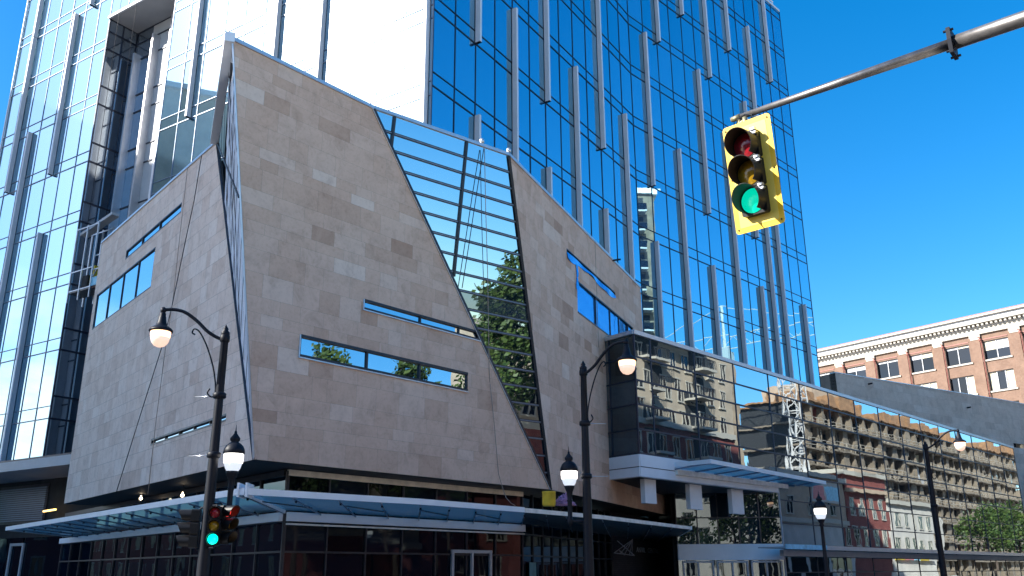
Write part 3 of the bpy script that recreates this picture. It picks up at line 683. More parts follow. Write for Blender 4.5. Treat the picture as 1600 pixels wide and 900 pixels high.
for o in (FU.e*.16, FL.e*.16): cfa2.bar(up(cf+o, 3.55)-bis*.03, up(cf+o+bis*.1, 3.55), .05, 'white', .34)
cfa2.bar(up(cf, 3.5), up(sc0+bis*-.05, 3.36), .12, 'white', .14)
child(cfa2, 'canopy_corner_beam', block)
nm = MB()
for u, z in ((3, BOT-.14), (8, BOT-.14)):
    pass
for px, py in ((220, 779), (285, 774)):
    b = MB(); p = GL.pt(*GL.hit(px, py, .6), .6); b.lathe(p, [(.005, -.07), (.06, -.03), (.065, .02), (.03, .06), (.02, .12)], 'bulb', 12); b.tube([p+Vector((0, 0, .1)), p+Vector((0, 0, max(.15, 4.64-p.z)))], .012, 'frame', 6); child(b, 'soffit_bulb', block)
b = MB(); a, c = FT.pt(*FT.hit(68, 799, -1.9), -1.9), FT.pt(*FT.hit(87, 796, -1.9), -1.9); b.bar(a, c, .09, 'strip'); child(b, 'strip_light', tower)
for px, py in ((753, 229), (795, 243)):
    b = MB(); p = ath(px, py, TOP+.2); p = FGt.pt(*[(FGt.hit(px, py, .02)[0]), TOP+.22], .02); b.lathe(p, [(.01, -.1), (.09, -.06), (.1, .06), (.03, .12)], 'silver', 12); child(b, 'parapet_floodlight', block)

# ------------------------------------------------------------------ glass wing with entrance
WT, WB, WEND = 12.42, 5.72, 59.6
wing = thing('glass_wing', (bc.x, bc.y, 0), 'long low mirror-glass wing with projecting corner box and entrance under a blue glass awning', 'building')
rows = [WB+1.05, 7.9, 9.05, 10.2, 11.33, WT]
us = [0, 1.3]+[1.3+3.88*k for k in range(1, 15)]+[WEND]
wg, wm = MB(), MB()
for a, b in zip(us, us[1:]):
    for c, d in zip(rows, rows[1:]): pane(wg, FW, [(a, c), (b, c), (b, d), (a, d)], 0, 'wglass', rnd, .0035)
lowr = [.2, 1.5, 2.9, 4.1, 5.35, rows[0]]
ulow = [12.95]+[u for u in us if u > 13.5]
for a, b in zip(ulow, ulow[1:]):
    for c, d in zip(lowr, lowr[1:]): pane(wg, FW, [(a, c), (b, c), (b, d), (a, d)], 0, 'wglass', rnd, .0035)
for z in rows[:-1]: wm.fbox(FW, 0, WEND, z-.04, z+.04, -.03, .035, 'mull')
for z in lowr[1:-1]: wm.fbox(FW, 12.95, WEND, z-.03, z+.03, -.03, .035, 'mull')
for u in us: wm.fbox(FW, u-.03, u+.03, rows[0] if u < 12 else .2, WT, -.03, .03, 'mull')
wm.fbox(FW, 12.9, 12.98, .2, rows[0], -.03, .05, 'whited')
# box side facing the stone wall
FSd = Frame((b0.x, b0.y, 0), -FS.e if False else (Vector((bc.x-b0.x, bc.y-b0.y, 0))).normalized(), FS.n); ls = math.hypot(bc.x-b0.x, bc.y-b0.y)
for c, d in zip(rows, rows[1:]):
    pane(wg, FSd, [(.25, c), (ls, c), (ls, d), (.25, d)], 0, 'eglass', rnd, .004); wm.fbox(FSd, 0, ls, c-.04, c+.04, -.02, .035, 'mull')
    pane(wg, FSd, [(0, c), (.25, c), (.25, d), (0, d)], 0, 'spandrel', rnd, .004)
wm.fbox(FSd, .22, .28, rows[0], WT, -.02, .035, 'mull'); wm.fbox(FSd, ls-.05, ls+.03, rows[0], WT, -.02, .04, 'mull')
child(wg, 'wing_glazing', wing); child(wm, 'wing_mullion', wing)
wc = MB(); wc.fbox(FW, -.05, WEND+.05, WT, WT+.2, -.4, .08, 'coping'); wc.fbox(FSd, -.1, ls, WT+.003, WT+.203, -.4, .09, 'coping'); child(wc, 'wing_coping', wing)
wb = MB(); wb.fbox(FW, 0.0, 13, WB, rows[0]-.04, -.3, .045, 'white'); wb.fbox(FSd, -.1, ls+.0, WB, rows[0]-.04, -.3, .045, 'white'); wb.fbox(FW, .0, 13, WB+.42, WB+.46, -.1, .049, 'frame'); wb.fbox(FSd, 0, ls, WB+.42, WB+.46, -.1, .05, 'frame'); child(wb, 'white_band', wing)
body = MB(); body.prism([FW.pt(.1, 0, -.1).to_2d(), FW.pt(WEND-.1, 0, -.1).to_2d(), FW.pt(WEND-.1, 0, -9).to_2d(), FW.pt(1.2, 0, -5.5).to_2d()], WB+.01, WT-.05, 'soffit')
body.prism([FW.pt(13.2, 0, -.1).to_2d(), FW.pt(WEND-.1, 0, -.1).to_2d(), FW.pt(WEND-.1, 0, -9).to_2d(), FW.pt(13.2, 0, -9).to_2d()], .05, WB, 'dark'); child(body, 'wing_core', wing)
# entrance front (faces the street corner) below the soffit
EP = Vector((9.0, 50.9, 0)); EQ = FW.pt(12.92, 0, -.02); ed = EQ-EP; FE = Frame(EP, ed.normalized(), Vector((ed.y, -ed.x, 0)).normalized()); EL = ed.length
eg, em_ = MB(), MB()
for i in range(5):
    a, b = EL*i/5, EL*(i+1)/5
    for c, d in ((3.02, 4.4), (4.4, WB)): pane(eg, FE, [(a, c), (b, c), (b, d), (a, d)], 0, 'eglass', rnd, .01)
    pane(eg, FE, [(a, .1), (b, .1), (b, 2.16), (a, 2.16)], 0, 'eglass', rnd, .006)
    em_.fbox(FE, a-.03, a+.03, 3.02, WB, -.03, .04, 'frame')
em_.fbox(FE, 0, EL, 4.37, 4.43, -.03, .045, 'frame')
child(eg, 'entrance_glazing', wing); child(em_, 'entrance_mullion', wing)
eb = MB(); eb.fbox(FE, 0, EL+.05, 2.16, 3.0, -.3, .05, 'white'); child(eb, 'entrance_band', wing)
for i in range(3):
    d = MB(); a = .25+i*1.85
    for u in (a, a+.8, a+1.6): d.fbox(FE, u-.05, u+.05, .1, 2.1, .03, .08, 'whited')
    d.fbox(FE, a-.05, a+1.65, 2.02, 2.12, .03, .081, 'whited'); child(d, 'door', wing)
bh = MB(); bh.fbox(FE, -.2, EL, 0, WB, -6, -.35, 'dark'); child(bh, 'lobby_wall', wing)
for px0, px1, py in ((1008, 1027, 786), (1078, 1098, 795), (1143, 1162, 802)):
    h = MB(); u0 = FW.hit(px0, 770, -.5)[0]; u1 = FW.hit(px1, 770, -.5)[0]; z = FW.hit(px0, py, -.5)[1]; h.fbox(FW, u0, u1-.08, z, WB, -.75, -.5, 'white'); child(h, 'hanging_panel', wing)
# blue glass awning over the entrance
AZ = 6.5; aw = [ath(1031, 727, AZ), ath(1110, 719, AZ), ath(1290, 753, AZ), ath(1221, 769, AZ)]
ua = loc2(FW, aw[0])[0] if False else (aw[0]-FW.P).dot(FW.e); uo = (aw[1]-FW.P).dot(FW.e); no = (aw[1]-FW.P).dot(FW.n); ue = (aw[2]-FW.P).dot(FW.e); ne = (aw[2]-FW.P).dot(FW.n)
awp = [(max(1.2, ua), .05), (uo, no), (ue, max(ne, .25)), (ue, .05)]
ag, af = MB(), MB()
def awpt(t, s):                                   # t along, s out from the wall
    a = Vector(awp[0]).lerp(Vector(awp[3]), t); b = Vector(awp[1]).lerp(Vector(awp[2]), t); q = a.lerp(b, s); return q
for i in range(8):
    q = [awpt(i/8, 0), awpt((i+1)/8, 0), awpt((i+1)/8, 1), awpt(i/8, 1)]
    ag.poly([FW.pt(q[0].x, AZ-.22, q[0].y), FW.pt(q[1].x, AZ-.22, q[1].y), FW.pt(q[2].x, AZ-.08, q[2].y), FW.pt(q[3].x, AZ-.08, q[3].y)], 'canopy', rnd.random())
    af.bar(FW.pt(q[0].x, AZ-.26, q[0].y), FW.pt(q[3].x, AZ-.14, q[3].y), .04, 'mullL', .07)
ed3 = [FW.pt(*[awp[0][0], AZ-.05, awp[0][1]]), FW.pt(awp[1][0], AZ-.05, awp[1][1]), FW.pt(awp[2][0], AZ-.05, awp[2][1])]
for a, b in zip(ed3, ed3[1:]): af.bar(a, b, .06, 'white', .2)
af.bar(FW.pt(awp[0][0], AZ-.4, .12), FW.pt(ue-3, AZ-.4, .12), .12, 'beige', .24)
ao = child(ag, 'awning_glass', wing); child(af, 'awning_frame', wing)
# canopy along the pavement side of the wing
sc = MB(); n0 = 1.7; u0c = FW.hit(1228, 850, n0)[0]; zc = FW.hit(1400, 857, n0)[1]
sc.fbox(FW, u0c, WEND+12, zc-.22, zc, n0-.08, n0, 'coping'); sc.fbox(FW, u0c+.02, WEND+12, zc-.16, zc-.1, .1, n0-.08, 'whited'); sc.fbox(FW, u0c+1.2, WEND+12, zc-.55, zc-.24, .7, .9, 'whited'); child(sc, 'street_canopy', wing)
sc = MB(); sc.fbox(FW, u0c-.06, u0c+4.6, zc-.225, zc+.02, n0-.02, n0+.04, 'signblue'); child(sc, 'blue_canopy_end', wing)
# stone parapet and pier beyond the wing
FPp = wall(FW.pt(WEND, 0), 57.0); pu0 = FPp.hit(1307, 600)[0]; pz0 = FPp.hit(1307, 583)[1]; pu1 = FPp.hit(1600, 632)[0]; pz1 = FPp.hit(1600, 632)[1]
pw = MB(); cp_ = [(pu0, 11), (0, 11), (0, pz1+.05), (pu0, pz0)]; ashlar(pw, FPp, cp_, 'stone_grey', seed=31, hs=(.6, .6, .9), ws=(.9, 1.6)); slab(pw, FPp, cp_, -.012, -.6, 'joint')
cp2 = [(0, 0), (14, 0), (14, pz1-.15), (0, pz1+.05)]; hole = (pu1-1.9, 13.0, 12, 13.35)
ashlar(pw, FPp, cp2, 'stone_grey', [(.25, 12.55, 12, 12.95)], seed=32, hs=(.6, .6, .9), ws=(.9, 1.6)); slab(pw, FPp, cp2, -.012, -.6, 'joint', [(.25, 12.55, 12, 12.95)])
pw.fbox(FPp, pu0, pu0+.02, 11, pz0, -6, -.02, 'stone_grey', .1)
for (a, za), (b, zb) in (((pu0, pz0), (0, pz1+.05)), ((0, pz1+.05), (14, pz1-.15))): pw.bar(FPp.pt(a, za+.04, -.25), FPp.pt(b, zb+.04, -.25), .6, 'coping', .08)
child(pw, 'stone_parapet', wing)
pg = MB(); pane(pg, FPp, [(.25, 12.55), (12, 12.55), (12, 12.95), (.25, 12.95)], -.08, 'winglass', rnd); child(pg, 'slit_window', wing)
for px, py in ((1357, 600), (1511, 637)):
    s = MB(); p = FPp.pt(*FPp.hit(px, py), 0); s.tube([p, p+FPp.n*.35], .07, 'iron', 8); child(s, 'rain_spout', wing)

# ------------------------------------------------------------------ brick building far right
bk0 = fwd(1290, 545, 140.); FB = wall(bk0, -37.5)
zc0 = FB.hit(1560, 489)[1]; du = lambda x, y: FB.hit(x, y)[0]
brk = thing('brick_building', (bk0.x, bk0.y, 0), 'old red brick building with cream cornice and drainpipes rising behind the stone parapet', 'building')
pil = [du(1311, 560), du(1360, 552), du(1412, 543), du(1468, 533), du(1524, 523), du(1585, 512)]; bay = (pil[0]-pil[-1])/5
pus = [pil[0]-bay*k for k in range(-2, 8)]
zt_ = FB.hit(1560, 513)[1]; zcap = FB.hit(1524, 529)[1]
w1t, w1b = FB.hit(1550, 531)[1], FB.hit(1560, 559)[1]; w2t, w2b = FB.hit(1565, 580)[1], FB.hit(1570, 608)[1]; fl = w1b-w2b
wl = MB(); e0, e1 = pus[-1], pus[0]
wins = []
for k in range(len(pus)-1):
    a, b = pus[k+1], pus[k]; c0, c1 = a+bay*.20, b-bay*.17
    for j in range(6):
        zt2, zb2 = w1t-fl*j, w1b-fl*j
        if zb2 > 0: wins.append((c0, zb2, c1, zt2, j))
slab(wl, FB, [(e0, 0), (e1, 0), (e1, zt_), (e0, zt_)], 0, -.35, 'brickb', [w[:4] for w in wins])
wl.v = wl.v; bo = MB()
for a, b in zip(pus, pus[1:]):
    pass
# uv for the sheets made by slab: along the wall / height
k = 0
wl.uv = [((Vector(v)-FB.P).dot(FB.e), v[2]) for v in wl.v]
child(wl, 'brick_wall', brk)
bl = MB(); bl.fbox(FB, e0, e1, 0, zt_+1.5, -22, -.5, 'dark', skip='f'); bl.fbox(FB, e0, e1, 0, zt_, -.8, -.5, 'dark'); child(bl, 'interior', brk)
for u in pus: pm = MB(); pm.fbox(FB, u-bay*.11, u+bay*.11, 0, zcap-.02, 0.002, .18, 'brickb'); child(pm, 'pilaster', brk)
cm = MB()
for u in pus: cm.fbox(FB, u-bay*.14, u+bay*.14, zcap, zcap+.45, 0.003, .3, 'cornice'); cm.fbox(FB, u-bay*.12, u+bay*.12, zcap-.25, zcap-.003, 0.003, .24, 'cornice')
z0 = zcap+.45
cm.fbox(FB, e0, e1, z0+.002, z0+.9, 0, .32, 'cornice'); cm.fbox(FB, e0, e1, z0+.902, z0+1.35, 0, .42, 'whited')
n_d = int((e1-e0)/.62)
for k in range(n_d): cm.fbox(FB, e0+k*.62, e0+k*.62+.3, z0+1.0, z0+1.33, .42, .95, 'cornice')
cm.fbox(FB, e0, e1, z0+1.352, z0+1.65, 0, 1.15, 'cornice'); cm.fbox(FB, e0, e1, z0+1.652, z0+2.2, 0, 1.0, 'whited'); cm.fbox(FB, e0, e1, z0+2.202, z0+2.5, 0, 1.35, 'cornice'); cm.fbox(FB, e0, e1, z0+2.502, z0+2.6, -.5, 1.38, 'redmetal'); child(cm, 'cornice', brk)
for (u0, zb, u1, zt2, j) in wins:
    if j > 2: continue
    g1 = MB(); n = 2 if j == 0 else 3; tph = rnd.choice((.62, .62, .7, 1.3, .35))
    for i in range(n):
        a, b = u0+(u1-u0)*i/n, u0+(u1-u0)*(i+1)/n; top = zt2-(tph if j == 0 else .1)
        pane(g1, FB, [(a, zb), (b, zb), (b, top), (a, top)], -.22, 'blind' if (j == 1 and rnd.random() < .45) else 'oldglass', rnd)
        if j == 0: pane(g1, FB, [(a, top), (b, top), (b, zt2), (a, zt2)], -.2, 'blind' if rnd.random() < .3 else 'whited', rnd)
    wd = child(g1, 'window', brk); f = MB()
    for i in range(n+1): x = u0+(u1-u0)*i/n; f.fbox(FB, x-.06, x+.06, zb, zt2, -.24, -.12, 'whited' if 0 < i < n else 'frame')
    f.fbox(FB, u0, u1, zt2-.12, zt2, -.24, -.11, 'frame'); f.fbox(FB, u0, u1, zb, zb+.1, -.24, -.11, 'frame'); child(f, 'window_frame', wd, brk)
    s = MB(); s.fbox(FB, u0-.25, u1+.25, zb-.22, zb-.003, -.1, .16, 'cornice'); child(s, 'window_sill', wd, brk)
for u in pus[1:]:
    d = MB(); x = u-bay*.15; d.tube([FB.pt(x, 0, .25), FB.pt(x, zcap-.6, .25), FB.pt(x+.1, zcap-.2, .3), FB.pt(x+.3, zcap+.1, .35)], .085, 'redmetal', 6); d.lathe(FB.pt(x+.1, zcap-.45, .25), [(.09, -.2), (.2, 0), (.2, .2)], 'redmetal', 8); child(d, 'drainpipe', brk)
lb = MB()
for u in pus: pass
for u0, u1 in zip(pus[1:], pus): rl = MB(); rl.fbox(FB, u0+bay*.2, u1-bay*.17, zcap-.42, zcap-.28, .003, .06, 'redmetal'); child(rl, 'brick_lintel', brk)

# ------------------------------------------------------------------ street lamps
def lantern(o, root, mir=1.):
    """acorn globe on a turned stem, origin at the globe's foot"""
    g_ = MB(); g_.lathe(o, [(.10, 0), (.15, .08), (.185, .2), (.195, .3)], 'acornlow', 20, caps=False); g_.lathe(o+Vector((0, 0, .18)), [(.187, 0), (.197, .1), (.192, .19)], 'acorn', 20, caps=False)
    t = MB(); t.lathe(o, [(.20, .36), (.215, .38), (.205, .45), (.17, .52), (.12, .57), (.07, .6), (.1, .64), (.1, .68), (.06, .73), (.025, .78), (.03, .8), (.012, .83), (.003, .95)], 'iron', 20)
    return g_, t
def street_lamp(x, y, lampxy, label, ha, side, banner, n=0):
    base = Vector((x, y, 0)); s = thing('street_lamp', base, label, 'street lamp', 'tall twin-light lamp posts'); H = 6.42
    p = MB(); p.lathe(base, [(.24, 0), (.24, .25), (.19, .35), (.17, .9), (.125, 1.05), (.115, 1.2), (.105, 3), (.085, 5), (.075, H-.12), (.09, H-.1), (.09, H-.04), (.05, H), (.06, H+.03), (.02, H+.1), (.004, H+.13)], 'iron', 16); child(p, 'pole', s)
    t = base+Vector((0, 0, H-.17)); v = Vector(ha).normalized(); Lh = 1.28
    a = MB(); pts = [t, t+v*.12+Vector((0, 0, .0)), t+v*.35+Vector((0, 0, .13)), t+v*.6+Vector((0, 0, .36)), t+v*.85+Vector((0, 0, .53)), t+v*1.08+Vector((0, 0, .58)), t+v*Lh+Vector((0, 0, .56))]
    def smooth(ps, k=5):
        o = []
        for i in range(len(ps)-1):
            p0, p1, p2, p3 = ps[max(i-1, 0)], ps[i], ps[i+1], ps[min(i+2, len(ps)-1)]
            for j in range(k):
                u = j/k; o.append(.5*((2*p1)+(p2-p0)*u+(2*p0-5*p1+4*p2-p3)*u*u+(3*p1-p0-3*p2+p3)*u**3))
        return o+[ps[-1]]
    a.tube(smooth(pts), .036, 'iron', 10); a.lathe(t+v*Lh+Vector((0, 0, .5)), [(.03, 0), (.055, .02), (.06, .07), (.03, .12)], 'iron', 12); a.lathe(base+Vector((0, 0, H-.26)), [(.075, 0), (.1, .03), (.1, .14), (.075, .18)], 'iron', 14); child(a, 'arm', s)
    sc_ = MB(); q = base+Vector((0, 0, H-1.35))
    sc_.tube(smooth([q+v*.2+Vector((0, 0, .12)), q+v*.24+Vector((0, 0, .02)), q+v*.14+Vector((0, 0, -.05)), q+v*.09+Vector((0, 0, .1)), q+v*.16+Vector((0, 0, .5)), q+v*.32+Vector((0, 0, .95)), q+v*.5+Vector((0, 0, 1.28)), q+v*.62+Vector((0, 0, 1.36)), q+v*.66+Vector((0, 0, 1.28)), q+v*.6+Vector((0, 0, 1.24))]), .016, 'iron', 8); child(sc_, 'scroll', s)
    h0 = t+v*Lh+Vector((0, 0, .5))
    h = MB(); h.lathe(h0, [(.05, 0), (.065, -.03), (.06, -.06), (.075, -.1), (.09, -.2), (.12, -.28), (.2, -.33), (.235, -.37), (.24, -.4), (.205, -.41)], 'iron', 24); hd = child(h, 'lamp_head', s)
    b = MB(); b.lathe(h0, [(.2, -.405), (.2, -.46), (.19, -.54)], 'lampglow', 24, caps=False); child(b, 'lamp_lens', hd, s)
    b = MB(); b.lathe(h0, [(.19, -.54), (.165, -.63), (.11, -.70), (.04, -.73)], 'lampcup', 24); child(b, 'lamp_bowl', hd, s)
    if side is not None:
        sv = Vector(side); o = base+sv+Vector((0, 0, 3.52)); lt, tp_ = lantern(o, s)
        st = MB(); st.lathe(o, [(.13, .02), (.115, -.03), (.075, -.12), (.06, -.22), (.055, -.3), (.07, -.32), (.055, -.36), (.055, -.72), (.075, -.75), (.075, -.86), (.03, -.9), (.008, -.95)], 'iron', 16); st.tube([o-Vector((0, 0, .8)), base+Vector((0, 0, 2.72))], .03, 'iron', 8)
        so_ = child(st, 'side_lantern', s); child(tp_, 'lantern_cap', so_, s); child(lt, 'lantern_globe', so_, s)
    for z in banner[1]:
        bn = MB()
        bn.tube([base+Vector((0, 0, z)), base+Vector((0, 0, z))+Vector(banner[0])], .009, 'silver', 6); bn.lathe(base+Vector((0, 0, z-.06)), [(.11, 0), (.135, .02), (.135, .1), (.11, .12)], 'iron', 12)
        child(bn, 'banner_rod', s)
    return s
nU3, nL3 = FU.n, FL.n
pl1 = fwd(335, 700, 18.); street_lamp(pl1.x, pl1.y, None, 'lit lamp post with traffic signals on its pole, in front of the left stone wall', nL3*.7+nU3*-.45, nL3*-.0+Vector((.37, .1, 0)), (Vector((-.55, .15, 0)), (3.85, 5.05)))
pl2 = fwd(916, 735, 21.5); street_lamp(pl2.x, pl2.y, None, 'lit lamp post with arm to the right, beside the glass box above the canopy sign', nU3, Vector((-.40, .12, 0)), (Vector((.52, .05, 0)), (3.75, 5.0)))
pl3 = fwd(1461, 800, 36.); street_lamp(pl3.x, pl3.y, None, 'farthest lit lamp post, slim and dark against the mirror-glass wing on the right', nU3, Vector((.9, .5, 0)) if False else None, (Vector((.3, .1, 0)), (4.0,)))
p4 = fwd(1286, 840, 30.); lp = thing('post_lantern', (p4.x, p4.y, 0), 'short acorn lantern on its own dark post below the blue entrance awning tip', 'street lamp')
m = MB(); b4 = Vector((p4.x, p4.y, 0)); m.lathe(b4, [(.2, 0), (.2, .2), (.14, .35), (.12, .7), (.075, .8), (.055, 2.6), (.05, 2.95), (.08, 3.0), (.06, 3.05), (.12, 3.16), (.13, 3.19)], 'iron', 16); child(m, 'post', lp)
lt, tp_ = lantern(b4+Vector((0, 0, 3.17)), lp); child(lt, 'lantern_globe', lp); child(tp_, 'lantern_cap', lp)

# ------------------------------------------------------------------ overhead traffic signal on its mast arm
SP = Vector((2.88, 9.75, 6.11)); yaw, tilt, lean = R_(-44.71), R_(-.97), R_(7.07)
u_ = Vector((math.cos(yaw), math.sin(yaw), 0)); n_ = Vector((math.sin(yaw), -math.cos(yaw), 0)); z_ = Vector((0, 0, 1))
z2 = z_*math.cos(lean)+n_*math.sin(lean); nn = n_*math.cos(lean)-z_*math.sin(lean); uu = u_*math.cos(tilt)+z2*math.sin(tilt); zz3 = z2*math.cos(tilt)-u_*math.sin(tilt)
SFr = Frame(SP, uu, nn, zz3)
def rrect(w, h, r, k=5):
    o = []
    for cx, cy, a0 in ((w/2-r, h/2-r, 0), (-w/2+r, h/2-r, 90), (-w/2+r, -h/2+r, 180), (w/2-r, -h/2+r, 270)):
        for i in range(k+1): a = R_(a0+90*i/k); o.append((cx+r*math.cos(a), cy+r*math.sin(a)))
    return o
def plate(mb, F, outline, n0, n1, mat):
    mb.poly([F.pt(*p, n1) for p in outline], mat); mb.poly([F.pt(*p, n0) for p in outline[::-1]], mat)
    for i, p in enumerate(outline): q = outline[(i+1) % len(outline)]; mb.poly([F.pt(*p, n0), F.pt(*q, n0), F.pt(*q, n1), F.pt(*p, n1)], mat)
def visor(mb, F, cx, cz, r, ln, mat_o, mat_i, a0=-52, a1=232, n0=0., seg=26, back=.45):
    ang = [R_(a0+(a1-a0)*i/seg) for i in range(seg+1)]
    def L_(a): return ln*(1-back*(1-math.sin(a))/2)
    for rr_, mt, fl_ in ((r, mat_o, False), (r-.007, mat_i, True)):
        for a, b in zip(ang, ang[1:]):
            q = [(a, n0), (b, n0), (b, n0+L_(b)), (a, n0+L_(a))]; pts = [F.pt(cx+rr_*math.cos(t), cz+rr_*math.sin(t), n) for t, n in q]
            mb.poly(pts[::-1] if fl_ else pts, mt, smooth=False)
    for a, b in zip(ang, ang[1:]): mb.poly([F.pt(cx+q*math.cos(t), cz+q*math.sin(t), n0+L_(t)) for q, t in ((r, a), (r, b), (r-.007, b), (r-.007, a))], mat_o)
def lens(mb, F, cx, cz, r, n0, mat, dome=.035):
    seg, prev = 24, None
    for j in range(5):
        rr_ = r*(1-j/4.0); n = n0+dome*(1-(rr_/r)**2); ring = [F.pt(cx+rr_*math.cos(2*math.pi*k/seg), cz+rr_*math.sin(2*math.pi*k/seg), n) for k in range(seg)] if j < 4 else [F.pt(cx, cz, n)]*seg
        if prev:
            for k in range(seg): mb.poly([prev[k], prev[(k+1) % seg], ring[(k+1) % seg], ring[k]] if j < 4 else [prev[k], prev[(k+1) % seg], ring[0]], mat, smooth=True)
        prev = ring
def signal(name, F, sect, r, vl, mats, label, group=None, back=None, origin=None, depth=.19, lit=None):
    s = thing(name, origin, label, 'traffic signal', group)
    if back:
        b = MB(); plate(b, F, rrect(back[0], back[1], .045), -.004, 0, 'yellow'); bo_ = child(b, 'backplate', s)
        b = MB(); plate(b, F, rrect(back[0]-.13, back[1]-.13, .02), .0005, .003, 'yellow2'); child(b, 'pale_inset', bo_, s)
        for sx, sz in ((-1, 1), (1, 1), (-1, -1), (1, -1), (-1, 0), (1, 0)): b = MB(); b.lathe(F.pt(sx*(back[0]/2-.04), sz*(back[1]/2-.05), .0), [(.011, 0), (.011, .006), (.006, .009)], 'black', 8, nn); child(b, 'bolt', bo_, s)
    cz = [sect, 0, -sect]
    for z, mt, nm_ in zip(cz, mats, ('red_section', 'amber_section', 'green_section')):
        h = MB(); plate(h, F, [(x, y+z) for x, y in rrect(sect*.96, sect*.975, .03)], -depth*.55, depth*.45, 'black'); ho = child(h, nm_, s)
        l_ = MB(); lens(l_, F, 0, z, r, depth*.45+.006, mt); child(l_, 'lens', ho, s)
        v_ = MB(); visor(v_, F, 0, z, r+.022, vl, 'black', 'visor', n0=depth*.45); child(v_, 'visor', ho, s)
        if back:
            for sx in (-1, 1): c_ = MB(); c_.fbox(F, sx*sect*.40-.03, sx*sect*.40+.03, z+sect*.42, z+sect*.5, depth*.45, depth*.45+.05, 'silver'); c_.tube([F.pt(sx*sect*.46, z+sect*.36, depth*.3), F.pt(sx*sect*.46, z+sect*.36, depth*.62)], .012, 'silver', 6); child(c_, 'clip', ho, s)
            c_ = MB(); c_.fbox(F, sect*.3, sect*.47, z+sect*.30, z+sect*.40, depth*.45, depth*.45+.03, 'silver'); child(c_, 'clip', ho, s)
    return s
sig = signal('traffic_signal', SFr, .345, .15, .235, ('red_off', 'amb_off', 'green_on'), 'large overhead traffic signal showing green on a yellow backplate', None, (.64, 1.36), SP)
m = MB(); tp0 = SFr.pt(-.02, .68, -.03); m.tube([SFr.pt(-.02, .5, -.06), tp0, tp0+Vector((0, 0, .06))], .03, 'brass', 8); m.tube([tp0+uu*-.12, tp0+Vector((0, 0, .07))+uu*-.09, tp0+Vector((0, 0, .09))], .008, 'iron', 6); m.tube([tp0+uu*.09, tp0+Vector((0, 0, .06))+uu*.1, tp0+Vector((0, 0, .1))], .008, 'iron', 6); child(m, 'hanger', sig)
arm = [(Vector((2.80, 9.84, 6.915))), Vector((4.68, 8.25, 6.92)), Vector((5.2, 7.81, 6.88))]
mdir = (arm[1]-arm[0]).normalized(); pend = arm[1]+mdir*3.6
mst = thing('mast_arm', (pend.x, pend.y, 0), 'weathered steel mast arm with bolted flange carrying the overhead signal', 'mast arm')
m = MB(); m.tube([arm[0], arm[1]], [.036, .062], 'galv', 8); child(m, 'outer_arm', mst)
m = MB(); m.tube([arm[1], arm[1]+mdir*.9, pend], [.078, .084, .105], 'galv', 8); child(m, 'inner_arm', mst)
m = MB(); q = arm[1]; xx = mdir.cross(Vector((0, 0, 1))).normalized(); FQ = Frame(q-mdir*.0, xx, mdir); plate(m, FQ, [(-.1, -.15), (.1, -.15), (.12, .0), (.1, .15), (-.1, .15), (-.12, 0)], -.02, .02, 'iron')
for a in (-.08, .08):
    for b in (-.12, .12): m.tube([FQ.pt(a, b, -.05), FQ.pt(a, b, .05)], .016, 'iron', 6)
child(m, 'flange', mst)
m = MB(); m.tube([arm[0]-mdir*.10, arm[0]+mdir*.02], [.03, .044], 'brass', 10); m.tube([arm[0], arm[0]-Vector((0, 0, .1)), SFr.pt(-.02, .70, -.03)], .028, 'brass', 8); child(m, 'end_clamp', mst)
m = MB(); m.lathe((pend.x, pend.y, 0), [(.22, 0), (.22, .04), (.15, .05), (.13, 3), (.115, 7.2), (.04, 7.28)], 'galv', 12); child(m, 'upright', mst)
# signals strapped round the left lamp post
def small_signal(px, py, D, az, mats, label, vl=.2, off=0):
    P = fwd(px, py, D); a = R_(az); nrm = Vector((math.sin(a), math.cos(a), 0)); e = Vector((-nrm.y, nrm.x, 0)); F = Frame(P, e, nrm)
    s = signal('traffic_signal', F, .245, .095, vl, mats, label, 'signals strapped to the left lamp post', None, P, .16)
    for z in (-.4, .4):
        m = MB(); q = Vector((pl1.x, pl1.y, P.z+z)); m.tube([F.pt(0, z*.88, -.06), F.pt(0, z, -.1), q], .018, 'iron', 6); child(m, 'bracket', s)
    return s
small_signal(335.5, 822, 17.75, 172, ('red_off', 'amb_off', 'green_far'), 'small signal showing green to the street, strapped to the left lamp post', .12)
small_signal(349, 820, 17.95, 118, ('red_on', 'amb_off', 'black'), 'small signal turned right with red glow in its visor on the left lamp post', .26)
small_signal(304, 826, 18.0, -100, ('red_off', 'amb_off', 'black'), 'dark unlit signal turned left on the left lamp post', .26)

# ------------------------------------------------------------------ swing stage, ropes, bits left on the canopy
FSt = Frame(FT.pt(0, 0, 0), FT.e, FT.n); c0 = FT.hit(150, 430, .8)
st0 = FT.pt(c0[0], 0, .8); su = c0[0]; zt1 = FT.hit(145, 350, .8)[1]; zb1 = FT.hit(135, 455, .8)[1]
stg = thing('work_platform', (st0.x, st0.y, 0), 'suspended aluminium work platform hanging in the dark tower recess beside the stone wall', 'work platform')
ul, ur = FT.hit(128, 400, .8)[0], FT.hit(215, 372, .8)[0]; um = FT.hit(160, 400, .8)[0]
m = MB(); zd = FT.hit(165, 447, .8)[1]
m.fbox(FT, um, ul, zd-.1, zd-.02, .35, 1.25, 'galv'); m.fbox(FT, ur-2, um, zd-.1, zd, .4, 1.2, 'rust'); child(m, 'deck', stg)
m = MB()
for u in (ul, (ul+um)/2, um):
    for n in (.35, 1.25): m.fbox(FT, u-.035, u+.035, zd-.6, zt1-.3, n-.035, n+.035, 'silver')
for z in (zd, zd+1.1, zt1-.4):
    for n in (.35, 1.25): m.fbox(FT, um, ul, z-.03, z+.03, n-.025, n+.025, 'silver')
